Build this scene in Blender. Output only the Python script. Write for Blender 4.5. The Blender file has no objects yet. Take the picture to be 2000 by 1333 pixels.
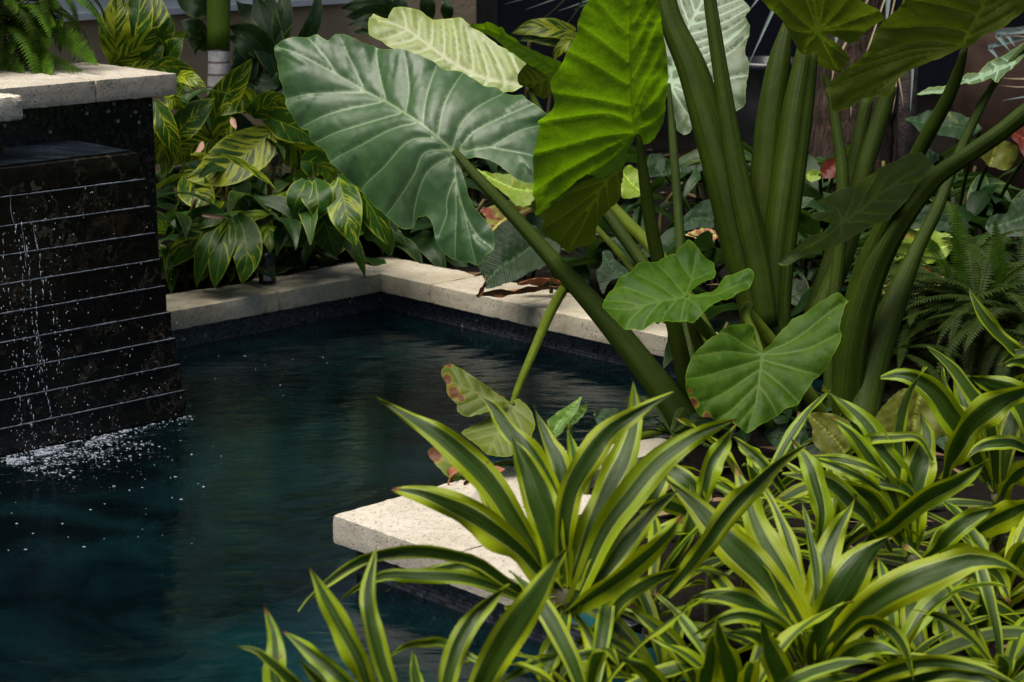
import bpy, bmesh, math, random
import numpy as np
from mathutils import Vector, Matrix, noise as mnoise
from mathutils.geometry import delaunay_2d_cdt
scene = bpy.context.scene
COL = scene.collection
R = math.radians
rng = random.Random(7)

# ---------------------------------------------------------------- camera, sky, sun, exposure
PITCH = math.atan(956 / 4040.0)
FPX = 4040.0
CAMZ = 1.1
camd = bpy.data.cameras.new("camera")
camd.sensor_width = 36.0
camd.lens = FPX / 2000 * 36
camd.clip_start = 0.05
camd.clip_end = 3000
camd.dof.use_dof = True
camd.dof.focus_distance = 4.15
camd.dof.aperture_fstop = 9.0
cam = bpy.data.objects.new("camera", camd)
cam.location = (0, 0, CAMZ)
cam.rotation_euler = (math.pi / 2 - PITCH, 0, 0)
COL.objects.link(cam)
scene.camera = cam

SUN_EL, SUN_AZ = R(72), R(-118)      # azimuth from +Y towards +X: behind the garden, a little left
w = bpy.data.worlds.new("World")
scene.world = w
w.use_nodes = True
nt = w.node_tree
nt.nodes.clear()
sky = nt.nodes.new("ShaderNodeTexSky")
sky.sky_type = 'NISHITA'
sky.sun_disc = False
sky.sun_elevation = SUN_EL
sky.sun_rotation = SUN_AZ
sky.dust_density = 4.0
sky.air_density = 1.0
bgn = nt.nodes.new("ShaderNodeBackground")
bgn.inputs[1].default_value = 0.05
wo = nt.nodes.new("ShaderNodeOutputWorld")
nt.links.new(sky.outputs[0], bgn.inputs[0])
nt.links.new(bgn.outputs[0], wo.inputs[0])
sund = bpy.data.lights.new("sun", 'SUN')
sund.energy = 3.3
sund.angle = R(45)
sund.color = (1.0, 0.95, 0.86)
sun = bpy.data.objects.new("sun", sund)
dirv = Vector((math.sin(SUN_AZ) * math.cos(SUN_EL), math.cos(SUN_AZ) * math.cos(SUN_EL), math.sin(SUN_EL)))
sun.rotation_euler = dirv.to_track_quat('Z', 'Y').to_euler()
sun.location = dirv * 20
COL.objects.link(sun)
scene.view_settings.view_transform = 'Standard'
scene.view_settings.look = 'None'
scene.view_settings.exposure = 0.75
scene.view_settings.gamma = 1.0
scene.render.engine = 'CYCLES'
scene.cycles.use_denoising = True
scene.cycles.max_bounces = 8
scene.cycles.transparent_max_bounces = 12
scene.cycles.caustics_reflective = False
scene.cycles.caustics_refractive = False

# ---------------------------------------------------------------- where things are
CAM = Vector((0, 0, CAMZ))
FWD = Vector((0, math.cos(PITCH), -math.sin(PITCH)))
UP = Vector((0, math.sin(PITCH), math.cos(PITCH)))
RT = Vector((1, 0, 0))
def ray(x, y):
    return FWD + RT * ((x - 1000) / FPX) + UP * ((666.5 - y) / FPX)
def P(x, y, d):
    return CAM + ray(x, y) * d
def G(x, y, z=0.0):
    r = ray(x, y)
    return CAM + r * ((z - CAMZ) / r.z)
def cv(nx, ny, nz):            # a direction given as right, up, towards the viewer
    return (RT * nx + UP * ny - FWD * nz).normalized()
AD = Vector((math.sin(R(46)), math.cos(R(46)), 0))    # the two directions of the pool's walls
BD = Vector((-math.sin(R(44)), math.cos(R(44)), 0))
AD.normalize(); BD = Vector((-AD.y, AD.x, 0))
def AB(a, b, z=0.0):
    return AD * a + BD * b + Vector((0, 0, z))
def toab(p):
    return p.dot(AD), p.dot(BD)
def tile(ox, oy, s):
    return lambda pts: [(ox + p[0] / s, oy + p[1] / s) + tuple(p[2:]) for p in pts]
T1 = tile(0, 0, 2.6667); T2 = tile(500, 0, 2.6667); T3 = tile(1000, 0, 2.6667); T4 = tile(1500, 0, 2.6667)
T7 = tile(1000, 450, 2.6667); T8 = tile(1500, 450, 2.6667)
ID = tile(0, 0, 1.0)

# ---------------------------------------------------------------- objects
def tag(o, label=None, cat=None, group=None, kind=None):
    if label: o['label'] = label
    if cat: o['category'] = cat
    if group: o['group'] = group
    if kind: o['kind'] = kind
    return o
def thing(name, loc, label, cat, group=None):
    o = bpy.data.objects.new(name, None)
    o.empty_display_size = 0.1
    o.location = loc
    COL.objects.link(o)
    return tag(o, label, cat, group)
def worldloc(o):
    v = Vector(o.location)
    while o.parent:
        o = o.parent
        v = v + Vector(o.location)
    return v
def obj(name, verts, faces, mat, parent=None, attrs=None, smooth=True, edges=(), sharp=None):
    me = bpy.data.meshes.new(name)
    off = worldloc(parent) if parent else Vector((0, 0, 0))
    vs = [tuple(Vector(v) - off) for v in verts]
    me.from_pydata(vs, list(edges), faces)
    if smooth and len(me.polygons):
        me.polygons.foreach_set("use_smooth", [True] * len(me.polygons))
    for k, a in (attrs or {}).items():
        at = me.attributes.new(k, 'FLOAT', 'POINT')
        at.data.foreach_set("value", np.asarray(a, dtype=np.float32))
    if mat: me.materials.append(mat)
    me.update()
    if sharp: me.set_sharp_from_angle(angle=R(sharp))
    o = bpy.data.objects.new(name, me)
    COL.objects.link(o)
    if parent: o.parent = parent
    return o
class MB:
    def __init__(s): s.v = []; s.f = []
    def add(s, v, f):
        n = len(s.v); s.v += [Vector(x) for x in v]; s.f += [tuple(i + n for i in q) for q in f]
    def build(s, name, mat, parent=None, smooth=True, attrs=None):
        return obj(name, s.v, s.f, mat, parent, attrs, smooth)
def box_ab(a0, a1, b0, b1, z0, z1):
    v = [AB(a, b, z) for z in (z0, z1) for a, b in ((a0, b0), (a1, b0), (a1, b1), (a0, b1))]
    f = [(3, 2, 1, 0), (4, 5, 6, 7), (0, 1, 5, 4), (1, 2, 6, 5), (2, 3, 7, 6), (3, 0, 4, 7)]
    return v, f
def rstone(a0, a1, b0, b1, z0, z1, r=0.0028, res=0.0095, amp=0.0013, seed=0, rough=()):
    """a stone slab with worn, rounded, slightly chipped edges; rough: sides broken off ragged"""
    lo = np.array([a0, b0, z0]); hi = np.array([a1, b1, z1]); sz = hi - lo
    n = [max(2, int(s / res)) for s in sz]
    V = {}; verts = []; faces = []
    def vid(i, j, k):
        key = (i, j, k)
        if key not in V:
            V[key] = len(verts)
            p = lo + sz * np.array([i / n[0], j / n[1], k / n[2]])
            q = np.clip(p, lo + r, hi - r)
            d = p - q; L = np.linalg.norm(d)
            nrm = d / L if L > 1e-9 else np.zeros(3)
            p = q + nrm * min(r, L if L < r else r)
            N = Vector((p[0] * 38 + seed * 9.1, p[1] * 38, p[2] * 38))
            h = mnoise.noise(N) * amp + mnoise.noise(N * 2.7) * amp * .7
            edge = sum(1 for x in nrm if abs(x) > .3) >= 2
            if edge: h -= max(0, mnoise.noise(N * 2.6) - .12) * amp * 3.0
            p = p + nrm * h
            for ax, side, am in rough:
                e = (hi[ax] if side > 0 else lo[ax])
                tt = max(0, 1 - abs(p[ax] - e) / (am * 4))
                p[ax] -= side * tt * am * (1.2 + 1.6 * mnoise.noise(Vector((p[0] * 14, p[1] * 14, p[2] * 20 + seed))))
            verts.append(AB(*p))
        return V[key]
    def quad(a, b, c, d): faces.append((a, b, c, d))
    for i in range(n[0]):
        for j in range(n[1]):
            quad(vid(i, j, n[2]), vid(i + 1, j, n[2]), vid(i + 1, j + 1, n[2]), vid(i, j + 1, n[2]))
            quad(vid(i, j, 0), vid(i, j + 1, 0), vid(i + 1, j + 1, 0), vid(i + 1, j, 0))
    for i in range(n[0]):
        for k in range(n[2]):
            quad(vid(i, 0, k), vid(i + 1, 0, k), vid(i + 1, 0, k + 1), vid(i, 0, k + 1))
            quad(vid(i, n[1], k), vid(i, n[1], k + 1), vid(i + 1, n[1], k + 1), vid(i + 1, n[1], k))
    for j in range(n[1]):
        for k in range(n[2]):
            quad(vid(0, j, k), vid(0, j, k + 1), vid(0, j + 1, k + 1), vid(0, j + 1, k))
            quad(vid(n[0], j, k), vid(n[0], j + 1, k), vid(n[0], j + 1, k + 1), vid(n[0], j, k + 1))
    return verts, faces
def catmull(pts, n):
    pts = [np.array(p, float) for p in pts]
    if len(pts) == 2:
        return [pts[0] + (pts[1] - pts[0]) * i / (n - 1) for i in range(n)]
    L = [0]
    for i in range(1, len(pts)):
        L.append(L[-1] + max(1e-6, np.linalg.norm((pts[i] - pts[i - 1])[:2])))
    ext = [2 * pts[0] - pts[1]] + pts + [2 * pts[-1] - pts[-2]]
    out = []
    for i in range(n):
        s = L[-1] * i / (n - 1)
        k = 0
        while k < len(L) - 2 and L[k + 1] < s: k += 1
        t = (s - L[k]) / (L[k + 1] - L[k])
        p0, p1, p2, p3 = ext[k:k + 4]
        out.append(.5 * ((2 * p1) + (p2 - p0) * t + (2 * p0 - 5 * p1 + 4 * p2 - p3) * t * t + (3 * p1 - p0 - 3 * p2 + p3) * t ** 3))
    return out
def tube(pts, rad, sides=12, cap=True, ridge=0.0, groove=0.0):
    """a tube through 3D points with a radius each; returns verts, faces, angle attribute, length attribute"""
    n = len(pts); pts = [Vector(p) for p in pts]
    v = []; f = []; ua = []; va = []
    up = None
    for i in range(n):
        t = (pts[min(i + 1, n - 1)] - pts[max(i - 1, 0)]).normalized()
        if up is None:
            up = t.cross(FWD).normalized()
        up = (up - t * up.dot(t)).normalized()
        bi = t.cross(up)
        for k in range(sides):
            an = 2 * math.pi * k / sides
            rr = rad[i] * (1 + ridge * math.cos(an * 9))
            if groove: rr *= 1 - groove * math.exp(-((math.atan2(math.sin(an - 1.2), math.cos(an - 1.2))) / .35) ** 2)
            v.append(pts[i] + (up * math.cos(an) + bi * math.sin(an)) * rr)
            ua.append(k / sides); va.append(i / (n - 1))
    for i in range(n - 1):
        for k in range(sides):
            a = i * sides + k; b = i * sides + (k + 1) % sides
            f.append((a, b, b + sides, a + sides))
    if cap:
        f.append(tuple(range(sides - 1, -1, -1))); f.append(tuple((n - 1) * sides + k for k in range(sides)))
    return v, f, ua, va

# ---------------------------------------------------------------- node helper
class NT:
    def __init__(s, name):
        s.m = bpy.data.materials.new(name); s.m.use_nodes = True
        s.t = s.m.node_tree; s.t.nodes.clear()
        s.out = s.t.nodes.new("ShaderNodeOutputMaterial")
    def set(s, sock, v):
        if isinstance(v, bpy.types.NodeSocket): s.t.links.new(v, sock)
        elif v is not None:
            if isinstance(v, (tuple, list)) and len(v) == 3 and sock.type == 'RGBA': v = (*v, 1)
            sock.default_value = v
    def n(s, typ, ins=None, out=0, **props):
        nd = s.t.nodes.new("ShaderNode" + typ)
        for k, v in props.items(): setattr(nd, k, v)
        for k, v in (ins or {}).items(): s.set(nd.inputs[k], v)
        return nd.outputs[out]
    def math(s, op, a, b=None, c=None, clamp=False):
        nd = s.t.nodes.new("ShaderNodeMath"); nd.operation = op; nd.use_clamp = clamp
        for i, v in enumerate((a, b, c)):
            if v is not None: s.set(nd.inputs[i], v)
        return nd.outputs[0]
    def mix(s, f, a, b, mode='MIX'):
        nd = s.t.nodes.new("ShaderNodeMix"); nd.data_type = 'RGBA'; nd.blend_type = mode
        s.set(nd.inputs[0], f); s.set(nd.inputs[6], a); s.set(nd.inputs[7], b)
        return nd.outputs[2]
    def step(s, x, lo, hi):
        nd = s.t.nodes.new("ShaderNodeMapRange"); nd.interpolation_type = 'SMOOTHSTEP'
        s.set(nd.inputs[0], x); nd.inputs[1].default_value = lo; nd.inputs[2].default_value = hi
        return nd.outputs[0]
    def attr(s, name): return s.n("Attribute", out=2, attribute_name=name)
    def rnd(s): return s.n("ObjectInfo", out=5)
    def pos(s): return s.n("NewGeometry", out=0)
    def comb(s, x, y, z): return s.n("CombineXYZ", {0: x, 1: y, 2: z})
    def noise(s, vec, scale=5, detail=4, rough=.55, out=0, dist=0.0):
        return s.n("TexNoise", {'Vector': vec, 'Scale': scale, 'Detail': detail, 'Roughness': rough, 'Distortion': dist}, out=out)
    def bump(s, h, strength=.3, dist=.01):
        return s.n("Bump", {'Height': h, 'Strength': strength, 'Distance': dist})
    def done(s, shader):
        s.t.links.new(shader, s.out.inputs[0]); return s.m
    def pbr(s, col, rough=.5, spec=.5, normal=None, metal=0.0, coat=0.0, coatr=.1):
        ins = {'Base Color': col, 'Roughness': rough, 'Specular IOR Level': spec, 'Metallic': metal, 'Coat Weight': coat, 'Coat Roughness': coatr}
        if normal is not None: ins['Normal'] = normal
        return s.n("BsdfPrincipled", ins)
    def leafsh(s, col, tcol, rough=.4, spec=.5, tf=.35, normal=None):
        a = s.pbr(col, rough, spec, normal)
        ins = {'Color': tcol}
        if normal is not None: ins['Normal'] = normal
        b = s.n("BsdfTranslucent", ins)
        return s.n("MixShader", {0: tf, 1: a, 2: b})

def m_alocasia(name, base, vein, tcol, rough=.4, tf=.3, sheen=.5, brown=0.0, under=None, mott=.35, vt=.45, net_=.10, bmp=.10):
    t = NT(name)
    vd = t.attr("vd"); ed = t.attr("ed")
    p = t.pos()
    nz = t.noise(p, 26, 5, .6); nf = t.noise(p, 160, 3, .6)
    c = t.mix(t.math('MULTIPLY', t.step(nz, .35, .7), mott), base, (min(1, base[0] * 2.0 + .01), min(1, base[1] * 1.6 + .01), base[2] * 1.3))
    c = t.mix(t.math('MULTIPLY', t.step(nf, .4, .7), .25), c, tuple(x * .55 for x in base))
    # a paler halo along each vein, then the vein itself
    c = t.mix(t.math('MULTIPLY', t.math('SUBTRACT', 1.0, t.step(vd, 0.5, 4.0)), .18), c, vein)
    vm = t.math('SUBTRACT', 1.0, t.step(vd, .40, .95))
    c = t.mix(t.math('MULTIPLY', vm, .8), c, vein)
    vo = t.n("TexVoronoi", {'Vector': t.n("VectorMath", {0: p, 1: t.n("VectorMath", {0: t.noise(p, 40, 2, out=1), 'Scale': .03}, operation='SCALE')}, operation='ADD'), 'Scale': 105.0}, feature='DISTANCE_TO_EDGE')
    net = t.math('SUBTRACT', 1.0, t.step(vo, .02, .13))
    c = t.mix(t.math('MULTIPLY', net, net_), c, vein)
    em = t.math('SUBTRACT', 1.0, t.step(ed, .6, 2.6))
    c = t.mix(t.math('MULTIPLY', em, .5), c, tuple(min(1, x * 2 + .06) for x in base[:2]) + (base[2],))
    tc = t.mix(t.math('MULTIPLY', t.step(nz, .3, .75), .5), tcol, tuple(x * .55 for x in tcol))
    tc = t.mix(t.math('MULTIPLY', vm, .75), tc, tuple(min(1, x * vt) for x in tcol))
    tc = t.mix(t.math('MULTIPLY', net, .45), tc, tuple(x * .5 for x in tcol))
    if brown > 0:
        br = t.attr("br")
        b = t.math('ADD', br, t.math('MULTIPLY', t.math('SUBTRACT', t.noise(p, 60, 4), .5), .5))
        bm = t.step(b, .52, .80); ym = t.step(b, .40, .60)
        c = t.mix(t.math('MULTIPLY', ym, .8), c, (.26, .19, .015)); c = t.mix(bm, c, (.13, .05, .018))
        tc = t.mix(ym, tc, (.3, .2, .02)); tc = t.mix(bm, tc, (.08, .03, .01))
    if under:
        bf = t.n("NewGeometry", out=6)
        c = t.mix(bf, c, under)
    bh = t.math('ADD', t.math('MULTIPLY', nf, .5), t.math('MULTIPLY', nz, 1.0))
    nrm = t.bump(t.math('ADD', bh, t.math('MULTIPLY', net, -.8)), bmp, .003)
    ro = t.math('ADD', rough, t.math('MULTIPLY', t.math('SUBTRACT', nz, .5), .3))
    return t.done(t.leafsh(c, tc, ro, sheen, tf, nrm))
def m_stalk(name, a, b):
    t = NT(name)
    u = t.attr("u"); v = t.attr("v")
    s = t.noise(t.comb(t.math('MULTIPLY', u, 30), t.math('MULTIPLY', v, 2.2), t.math('MULTIPLY', t.rnd(), 30)), 1, 4, .6)
    f = t.noise(t.pos(), 140, 3, .6)
    g = t.noise(t.pos(), 14, 5, .65)
    c = t.mix(t.math('MULTIPLY', t.math('ADD', t.step(s, .3, .75), t.step(g, .35, .7)), .5), a, b)
    sc = t.noise(t.n('Mapping', {'Vector': t.pos(), 'Scale': (1, 1, .35)}), 55, 4, .7)
    c = t.mix(t.math('MULTIPLY', t.step(sc, .66, .72), .7), c, (.075, .05, .02))
    c = t.mix(t.math('MULTIPLY', t.step(f, .45, .75), .3), c, tuple(x * .5 for x in a))
    return t.done(t.leafsh(c, tuple(x * .8 for x in b), .55, .12, .08, t.bump(s, .6, .004)))
def m_dracaena(name, dark, lime, pale, tip=True):
    t = NT(name)
    u = t.attr("u"); v = t.attr("v"); r = t.rnd()
    rs = t.math('MULTIPLY', r, 61.7)
    a = t.math('ABSOLUTE', u)
    wob = t.noise(t.comb(t.math('MULTIPLY', u, 2.0), t.math('MULTIPLY', v, 3.5), rs), 1, 3)
    aa = t.math('ADD', a, t.math('MULTIPLY', t.math('SUBTRACT', wob, .5), .26))
    # share of dark centre differs leaf to leaf
    aa = t.math('ADD', aa, t.math('MULTIPLY', t.math('SUBTRACT', r, .5), .36))
    fine = t.noise(t.comb(t.math('MULTIPLY', u, 11), t.math('MULTIPLY', v, .8), rs), 1, 3, .6)
    c = t.mix(t.math('MULTIPLY', t.step(fine, .5, .72), t.math('MULTIPLY', t.math('POWER', r, 2.0), .6)), dark, pale)
    stk = t.noise(t.comb(t.math('MULTIPLY', u, 30), t.math('MULTIPLY', v, 1.0), rs), 1, 2, .5)
    c = t.mix(t.math('MULTIPLY', t.step(stk, .42, .7), .45), c, (.042, .090, .008))
    mrb = t.math('SUBTRACT', 1.0, t.step(a, .01, .06))
    c = t.mix(t.math('MULTIPLY', mrb, .4), c, (.075, .13, .02))
    em = t.step(aa, .45, .61)
    fine2 = t.noise(t.comb(t.math('MULTIPLY', u, 24), t.math('MULTIPLY', v, 1.2), rs), 1, 3, .6)
    lm = t.mix(t.math('MULTIPLY', t.step(fine2, .4, .75), .55), lime, tuple(x * .55 for x in lime))
    r2 = t.math('FRACT', t.math('MULTIPLY', r, 7.31))
    lm = t.mix(t.math('MULTIPLY', r2, .8), lm, (lime[0] * .5, lime[1] * .72, lime[2]))
    lm = t.mix(t.math('MULTIPLY', t.step(v, .1, .9), .3), lm, (lime[0] * .6, lime[1] * .8, lime[2]))
    c = t.mix(em, c, lm)
    wl = t.math('SUBTRACT', 1.0, t.step(t.math('ABSOLUTE', t.math('SUBTRACT', aa, .57)), .012, .045))
    wn = t.step(t.noise(t.comb(t.math('MULTIPLY', u, 1.5), t.math('MULTIPLY', v, 2.5), t.math('ADD', rs, 9.0)), 1, 2), .38, .66)
    c = t.mix(t.math('MULTIPLY', t.math('MULTIPLY', wl, wn), .55), c, (.62, .66, .36))
    if tip:
        bt = t.math('ADD', v, t.math('MULTIPLY', t.math('SUBTRACT', t.noise(t.pos(), 45, 3), .5), .16))
        bt = t.math('ADD', bt, t.math('MULTIPLY', t.math('SUBTRACT', r, 1.0), .10))
        c = t.mix(t.step(bt, .93, .96), c, (.22, .10, .02)); c = t.mix(t.step(bt, .965, .985), c, (.06, .02, .01))
    sp = t.noise(t.pos(), 38, 3, .6)
    c = t.mix(t.math('MULTIPLY', t.step(sp, .70, .74), em), c, (.20, .11, .02))
    ag = t.step(t.noise(t.comb(t.math('MULTIPLY', u, 1.1), t.math('MULTIPLY', v, 2.0), t.math('ADD', rs, 40.0)), 1, 3), .45, .75)
    c = t.mix(t.math('MULTIPLY', ag, .35), c, (.10, .17, .015))
    tc = t.mix(em, (.02, .06, .004), tuple(x * .8 for x in lime))
    nrm = t.bump(t.math('ADD', fine, fine2), .35, .003)
    ro = t.math('ADD', .17, t.math('MULTIPLY', t.noise(t.pos(), 30, 3), .24))
    return t.done(t.leafsh(c, tc, ro, .34, .28, nrm))
def m_ginger(name, dark, yel, amount=.5, tf=.28, rough=.3):
    t = NT(name)
    u = t.attr("u"); v = t.attr("v"); r = t.rnd(); rs = t.math('MULTIPLY', r, 83.1)
    a = t.math('ABSOLUTE', u)
    sd = t.math('MULTIPLY', t.math('SIGN', u), 3.7)
    q = t.math('SUBTRACT', t.math('MULTIPLY', v, 5.2), t.math('MULTIPLY', a, 1.5))
    z = t.math('ADD', rs, sd)
    s1 = t.noise(t.comb(t.math('MULTIPLY', q, 2.6), t.math('MULTIPLY', a, .55), z), 1, 5, .72)
    am = t.math('ADD', .66 - amount * .2, t.math('MULTIPLY', t.math('SUBTRACT', .5, r), .10))
    m = t.step(t.math('SUBTRACT', s1, am), -.015, .03)
    hb = t.noise(t.comb(t.math('MULTIPLY', q, 16), a, z), 1, 3, .7)
    d2 = t.mix(t.step(hb, .35, .7), dark, tuple(x * 1.9 for x in dark))
    c = t.mix(m, d2, t.mix(t.step(hb, .3, .7), yel, tuple(x * .6 for x in yel)))
    ed = t.step(a, .86, .97)
    c = t.mix(t.math('MULTIPLY', ed, .6), c, yel)
    mr = t.math('SUBTRACT', 1.0, t.step(a, .015, .05))
    c = t.mix(t.math('MULTIPLY', mr, .55), c, tuple(x * .75 for x in yel))
    tc = t.mix(m, (.05, .13, .01), tuple(x * .8 for x in yel))
    nrm = t.bump(hb, .3, .004)
    return t.done(t.leafsh(c, tc, rough, .3, tf, nrm))
def m_plainleaf(name, base, tcol, rough=.35, rib=60, vein=None, tf=.25, patch=None, pamt=.55):
    t = NT(name)
    u = t.attr("u"); v = t.attr("v"); r = t.rnd(); rs = t.math('MULTIPLY', r, 31.0)
    a = t.math('ABSOLUTE', u)
    q = t.math('SUBTRACT', v, t.math('MULTIPLY', a, .22))
    w_ = t.n("TexWave", {'Vector': t.comb(q, rs, 0.0), 'Scale': rib / 6.28, 'Distortion': .6, 'Detail': 2})
    nz = t.noise(t.pos(), 22, 4)
    c = t.mix(t.math('MULTIPLY', w_, .18), base, tuple(min(1, x * 1.6) for x in base))
    c = t.mix(t.math('MULTIPLY', t.step(nz, .4, .75), .4), c, tuple(x * .55 for x in base))
    if patch:
        pm = t.noise(t.comb(t.math('MULTIPLY', q, 9), t.math('MULTIPLY', a, 1.2), t.math('ADD', rs, t.math('SIGN', u))), 1, 4, .65)
        c = t.mix(t.step(pm, pamt - .03, pamt + .05), c, patch)
    mr = t.math('SUBTRACT', 1.0, t.step(a, .02, .06))
    c = t.mix(t.math('MULTIPLY', mr, .7), c, vein or tuple(min(1, x * 2.5) for x in base))
    return t.done(t.leafsh(c, tcol, rough, .2, tf, t.bump(w_, .14, .004)))
def m_fern(name, a, b):
    t = NT(name)
    r = t.rnd(); nz = t.noise(t.pos(), 35, 3); v = t.attr("v")
    c = t.mix(t.step(nz, .3, .7), a, b)
    c = t.mix(t.math('MULTIPLY', t.step(v, .75, 1.0), .5), c, (b[0] * 1.3, b[1] * 1.4, b[2]))
    return t.done(t.leafsh(c, tuple(x * 1.2 for x in b), .5, .12, .3))
def m_travertine(name, a=(.45, .41, .345), b=(.34, .30, .235), pit=.55, stain=.45):
    t = NT(name)
    p = t.pos(); r = t.rnd()
    n1 = t.noise(p, 7, 5, .6); n2 = t.noise(p, 60, 4, .65); n3 = t.noise(p, 190, 3, .7)
    band = t.noise(t.n("Mapping", {'Vector': p, 'Scale': (4, 4, 40)}), 2.2, 4, .6, dist=1.2)
    c = t.mix(t.step(n1, .3, .7), a, b)
    c = t.mix(t.math('MULTIPLY', t.step(band, .45, .7), .35), c, (.52, .44, .33))
    c = t.mix(t.math('MULTIPLY', t.math('SUBTRACT', r, .4), .5), c, (.70, .64, .54))
    vo = t.n("TexVoronoi", {'Vector': t.n("VectorMath", {0: p, 1: t.n("VectorMath", {0: t.noise(p, 25, 3, out=1), 'Scale': .02}, operation='SCALE')}, operation='ADD'), 'Scale': 150.0, 'Randomness': 1.0})
    pm = t.math('MULTIPLY', t.math('SUBTRACT', 1.0, t.step(vo, .17, .32)), t.step(t.noise(p, 19, 5, .7), .69 - pit * .3, .80 - pit * .3))
    fine = t.math('MULTIPLY', t.math('SUBTRACT', 1.0, t.step(n3, .36, .47)), .8)
    pits = t.math('MAXIMUM', pm, t.math('MULTIPLY', fine, t.step(n2, .4, .6)))
    c = t.mix(t.math('MULTIPLY', pits, .75), c, (.10, .075, .05))
    st = t.math('MULTIPLY', t.step(t.noise(p, 3.3, 5, .7), .52, .75), stain)
    c = t.mix(st, c, (.13, .12, .06))
    h = t.math('SUBTRACT', t.math('MULTIPLY', n2, .5), t.math('MULTIPLY', pits, 1.2))
    return t.done(t.pbr(c, .72, .3, t.bump(h, .6, .004)))
def m_mosaic(name, k=1.0):
    t = NT(name)
    p = t.pos()
    ax = t.n("VectorMath", {0: p, 1: tuple(AD)}, out=1, operation='DOT_PRODUCT')
    bx = t.n("VectorMath", {0: p, 1: tuple(BD)}, out=1, operation='DOT_PRODUCT')
    sz = t.n("SeparateXYZ", {0: p}, out=2)
    S = 1 / .008
    co = [t.math('MULTIPLY', x, S) for x in (ax, bx, sz)]
    ce = t.comb(*[t.math('FLOOR', x) for x in co])
    wn = t.n("TexWhiteNoise", {'Vector': ce}, out=0, noise_dimensions='3D')
    wc = t.n("TexWhiteNoise", {'Vector': ce}, out=1, noise_dimensions='3D')
    c = t.mix(t.step(wn, .2, .9), (.014 * k, .0155 * k, .020 * k), (.026 * k, .029 * k, .036 * k))
    c = t.mix(t.step(wn, .88, .90), c, (.035, .03, .022))
    c = t.mix(t.step(wn, .991, .992), c, (.30, .30, .31))
    gr = None
    for x in co:
        f = t.math('FRACT', x)
        d = t.math('MINIMUM', f, t.math('SUBTRACT', 1.0, f))
        gr = d if gr is None else t.math('MINIMUM', gr, t.math('ADD', d, 0.0))
    # grout only where a joint line really runs across the wall's face
    fz = t.math('FRACT', co[2]); dz = t.math('MINIMUM', fz, t.math('SUBTRACT', 1.0, fz))
    gm = t.math('SUBTRACT', 1.0, t.step(dz, .05, .12))
    c = t.mix(t.math('MULTIPLY', gm, .8), c, (.005, .006, .009))
    nrm = t.n("VectorMath", {0: t.n("NewGeometry", out=1), 1: t.n("VectorMath", {0: t.n("VectorMath", {0: wc, 1: (.5, .5, .5)}, operation='SUBTRACT'), 'Scale': .16}, operation='SCALE')}, operation='ADD')
    nrm = t.n("VectorMath", {0: nrm}, operation='NORMALIZE')
    return t.done(t.pbr(c, .22, .5, nrm))
def m_marble(name):
    t = NT(name)
    p = t.pos(); r = t.math('MULTIPLY', t.rnd(), 17.0)
    p2 = t.n("VectorMath", {0: p, 1: t.comb(r, r, r)}, operation='ADD')
    d = t.noise(p2, 9, 5, .6, out=1)
    pp = t.n("VectorMath", {0: p2, 1: t.n("VectorMath", {0: d, 'Scale': .22}, operation='SCALE')}, operation='ADD')
    n1 = t.noise(pp, 10, 6, .62); n2 = t.noise(pp, 24, 5, .7); n3 = t.noise(pp, 70, 4, .7)
    c = t.mix(t.step(n3, .4, .8), (.004, .0035, .003), (.014, .012, .010))
    c = t.mix(t.math('MULTIPLY', t.step(n1, .50, .78), t.step(n3, .30, .70)), c, (.048, .031, .019))
    c = t.mix(t.math('MULTIPLY', t.step(n2, .56, .80), .8), c, (.14, .095, .05))
    vn = t.math('SUBTRACT', 1.0, t.step(t.math('ABSOLUTE', t.math('SUBTRACT', t.noise(pp, 6, 4, .55), .5)), .0, .016))
    c = t.mix(t.math('MULTIPLY', t.math('MULTIPLY', vn, t.step(n2, .4, .65)), .6), c, (.20, .17, .12))
    wet = t.noise(t.n("Mapping", {'Vector': p, 'Scale': (60, 60, 9)}), 1, 3)
    return t.done(t.pbr(c, t.math('ADD', .12, t.math('MULTIPLY', n3, .2)), .5, t.bump(wet, .10, .004)))
def m_simple(name, a, b, scale=20, rough=.6, spec=.4, bump=.3, bd=.004, metal=0.0):
    t = NT(name)
    p = t.pos(); n1 = t.noise(p, scale, 5, .6); n2 = t.noise(p, scale * 6, 3, .6)
    c = t.mix(t.step(n1, .3, .7), a, b)
    return t.done(t.pbr(c, rough, spec, t.bump(t.math('ADD', n1, n2), bump, bd), metal))

MT = {}
MT['aloc_silver'] = m_alocasia('aloc_silver', (.030, .080, .024), (.19, .27, .13), (.10, .20, .03), .44, .14, .48, net_=.05, bmp=.06, mott=.25)
MT['aloc_pale'] = m_alocasia('aloc_pale', (.20, .27, .07), (.38, .42, .22), (.38, .46, .08), .45, .22)
MT['aloc_bright'] = m_alocasia('aloc_bright', (.06, .12, .006), (.035, .05, .006), (.25, .50, .006), .5, .56, .2, under=(.065, .12, .006))
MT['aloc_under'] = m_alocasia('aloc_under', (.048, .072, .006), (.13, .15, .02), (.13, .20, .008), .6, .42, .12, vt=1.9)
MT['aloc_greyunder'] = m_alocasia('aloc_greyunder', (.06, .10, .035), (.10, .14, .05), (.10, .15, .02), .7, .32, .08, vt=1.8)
MT['aloc_mid'] = m_alocasia('aloc_mid', (.030, .082, .004), (.085, .15, .025), (.12, .26, .012), .5, .25, .12, mott=.6)
MT['aloc_green'] = m_alocasia('aloc_green', (.030, .078, .004), (.10, .16, .03), (.14, .28, .012), .5, .28, .12, brown=1.0, mott=.6)
MT['aloc_white'] = m_alocasia('aloc_white', (.050, .090, .030), (.28, .42, .25), (.2, .32, .08), .45, .25)
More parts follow.
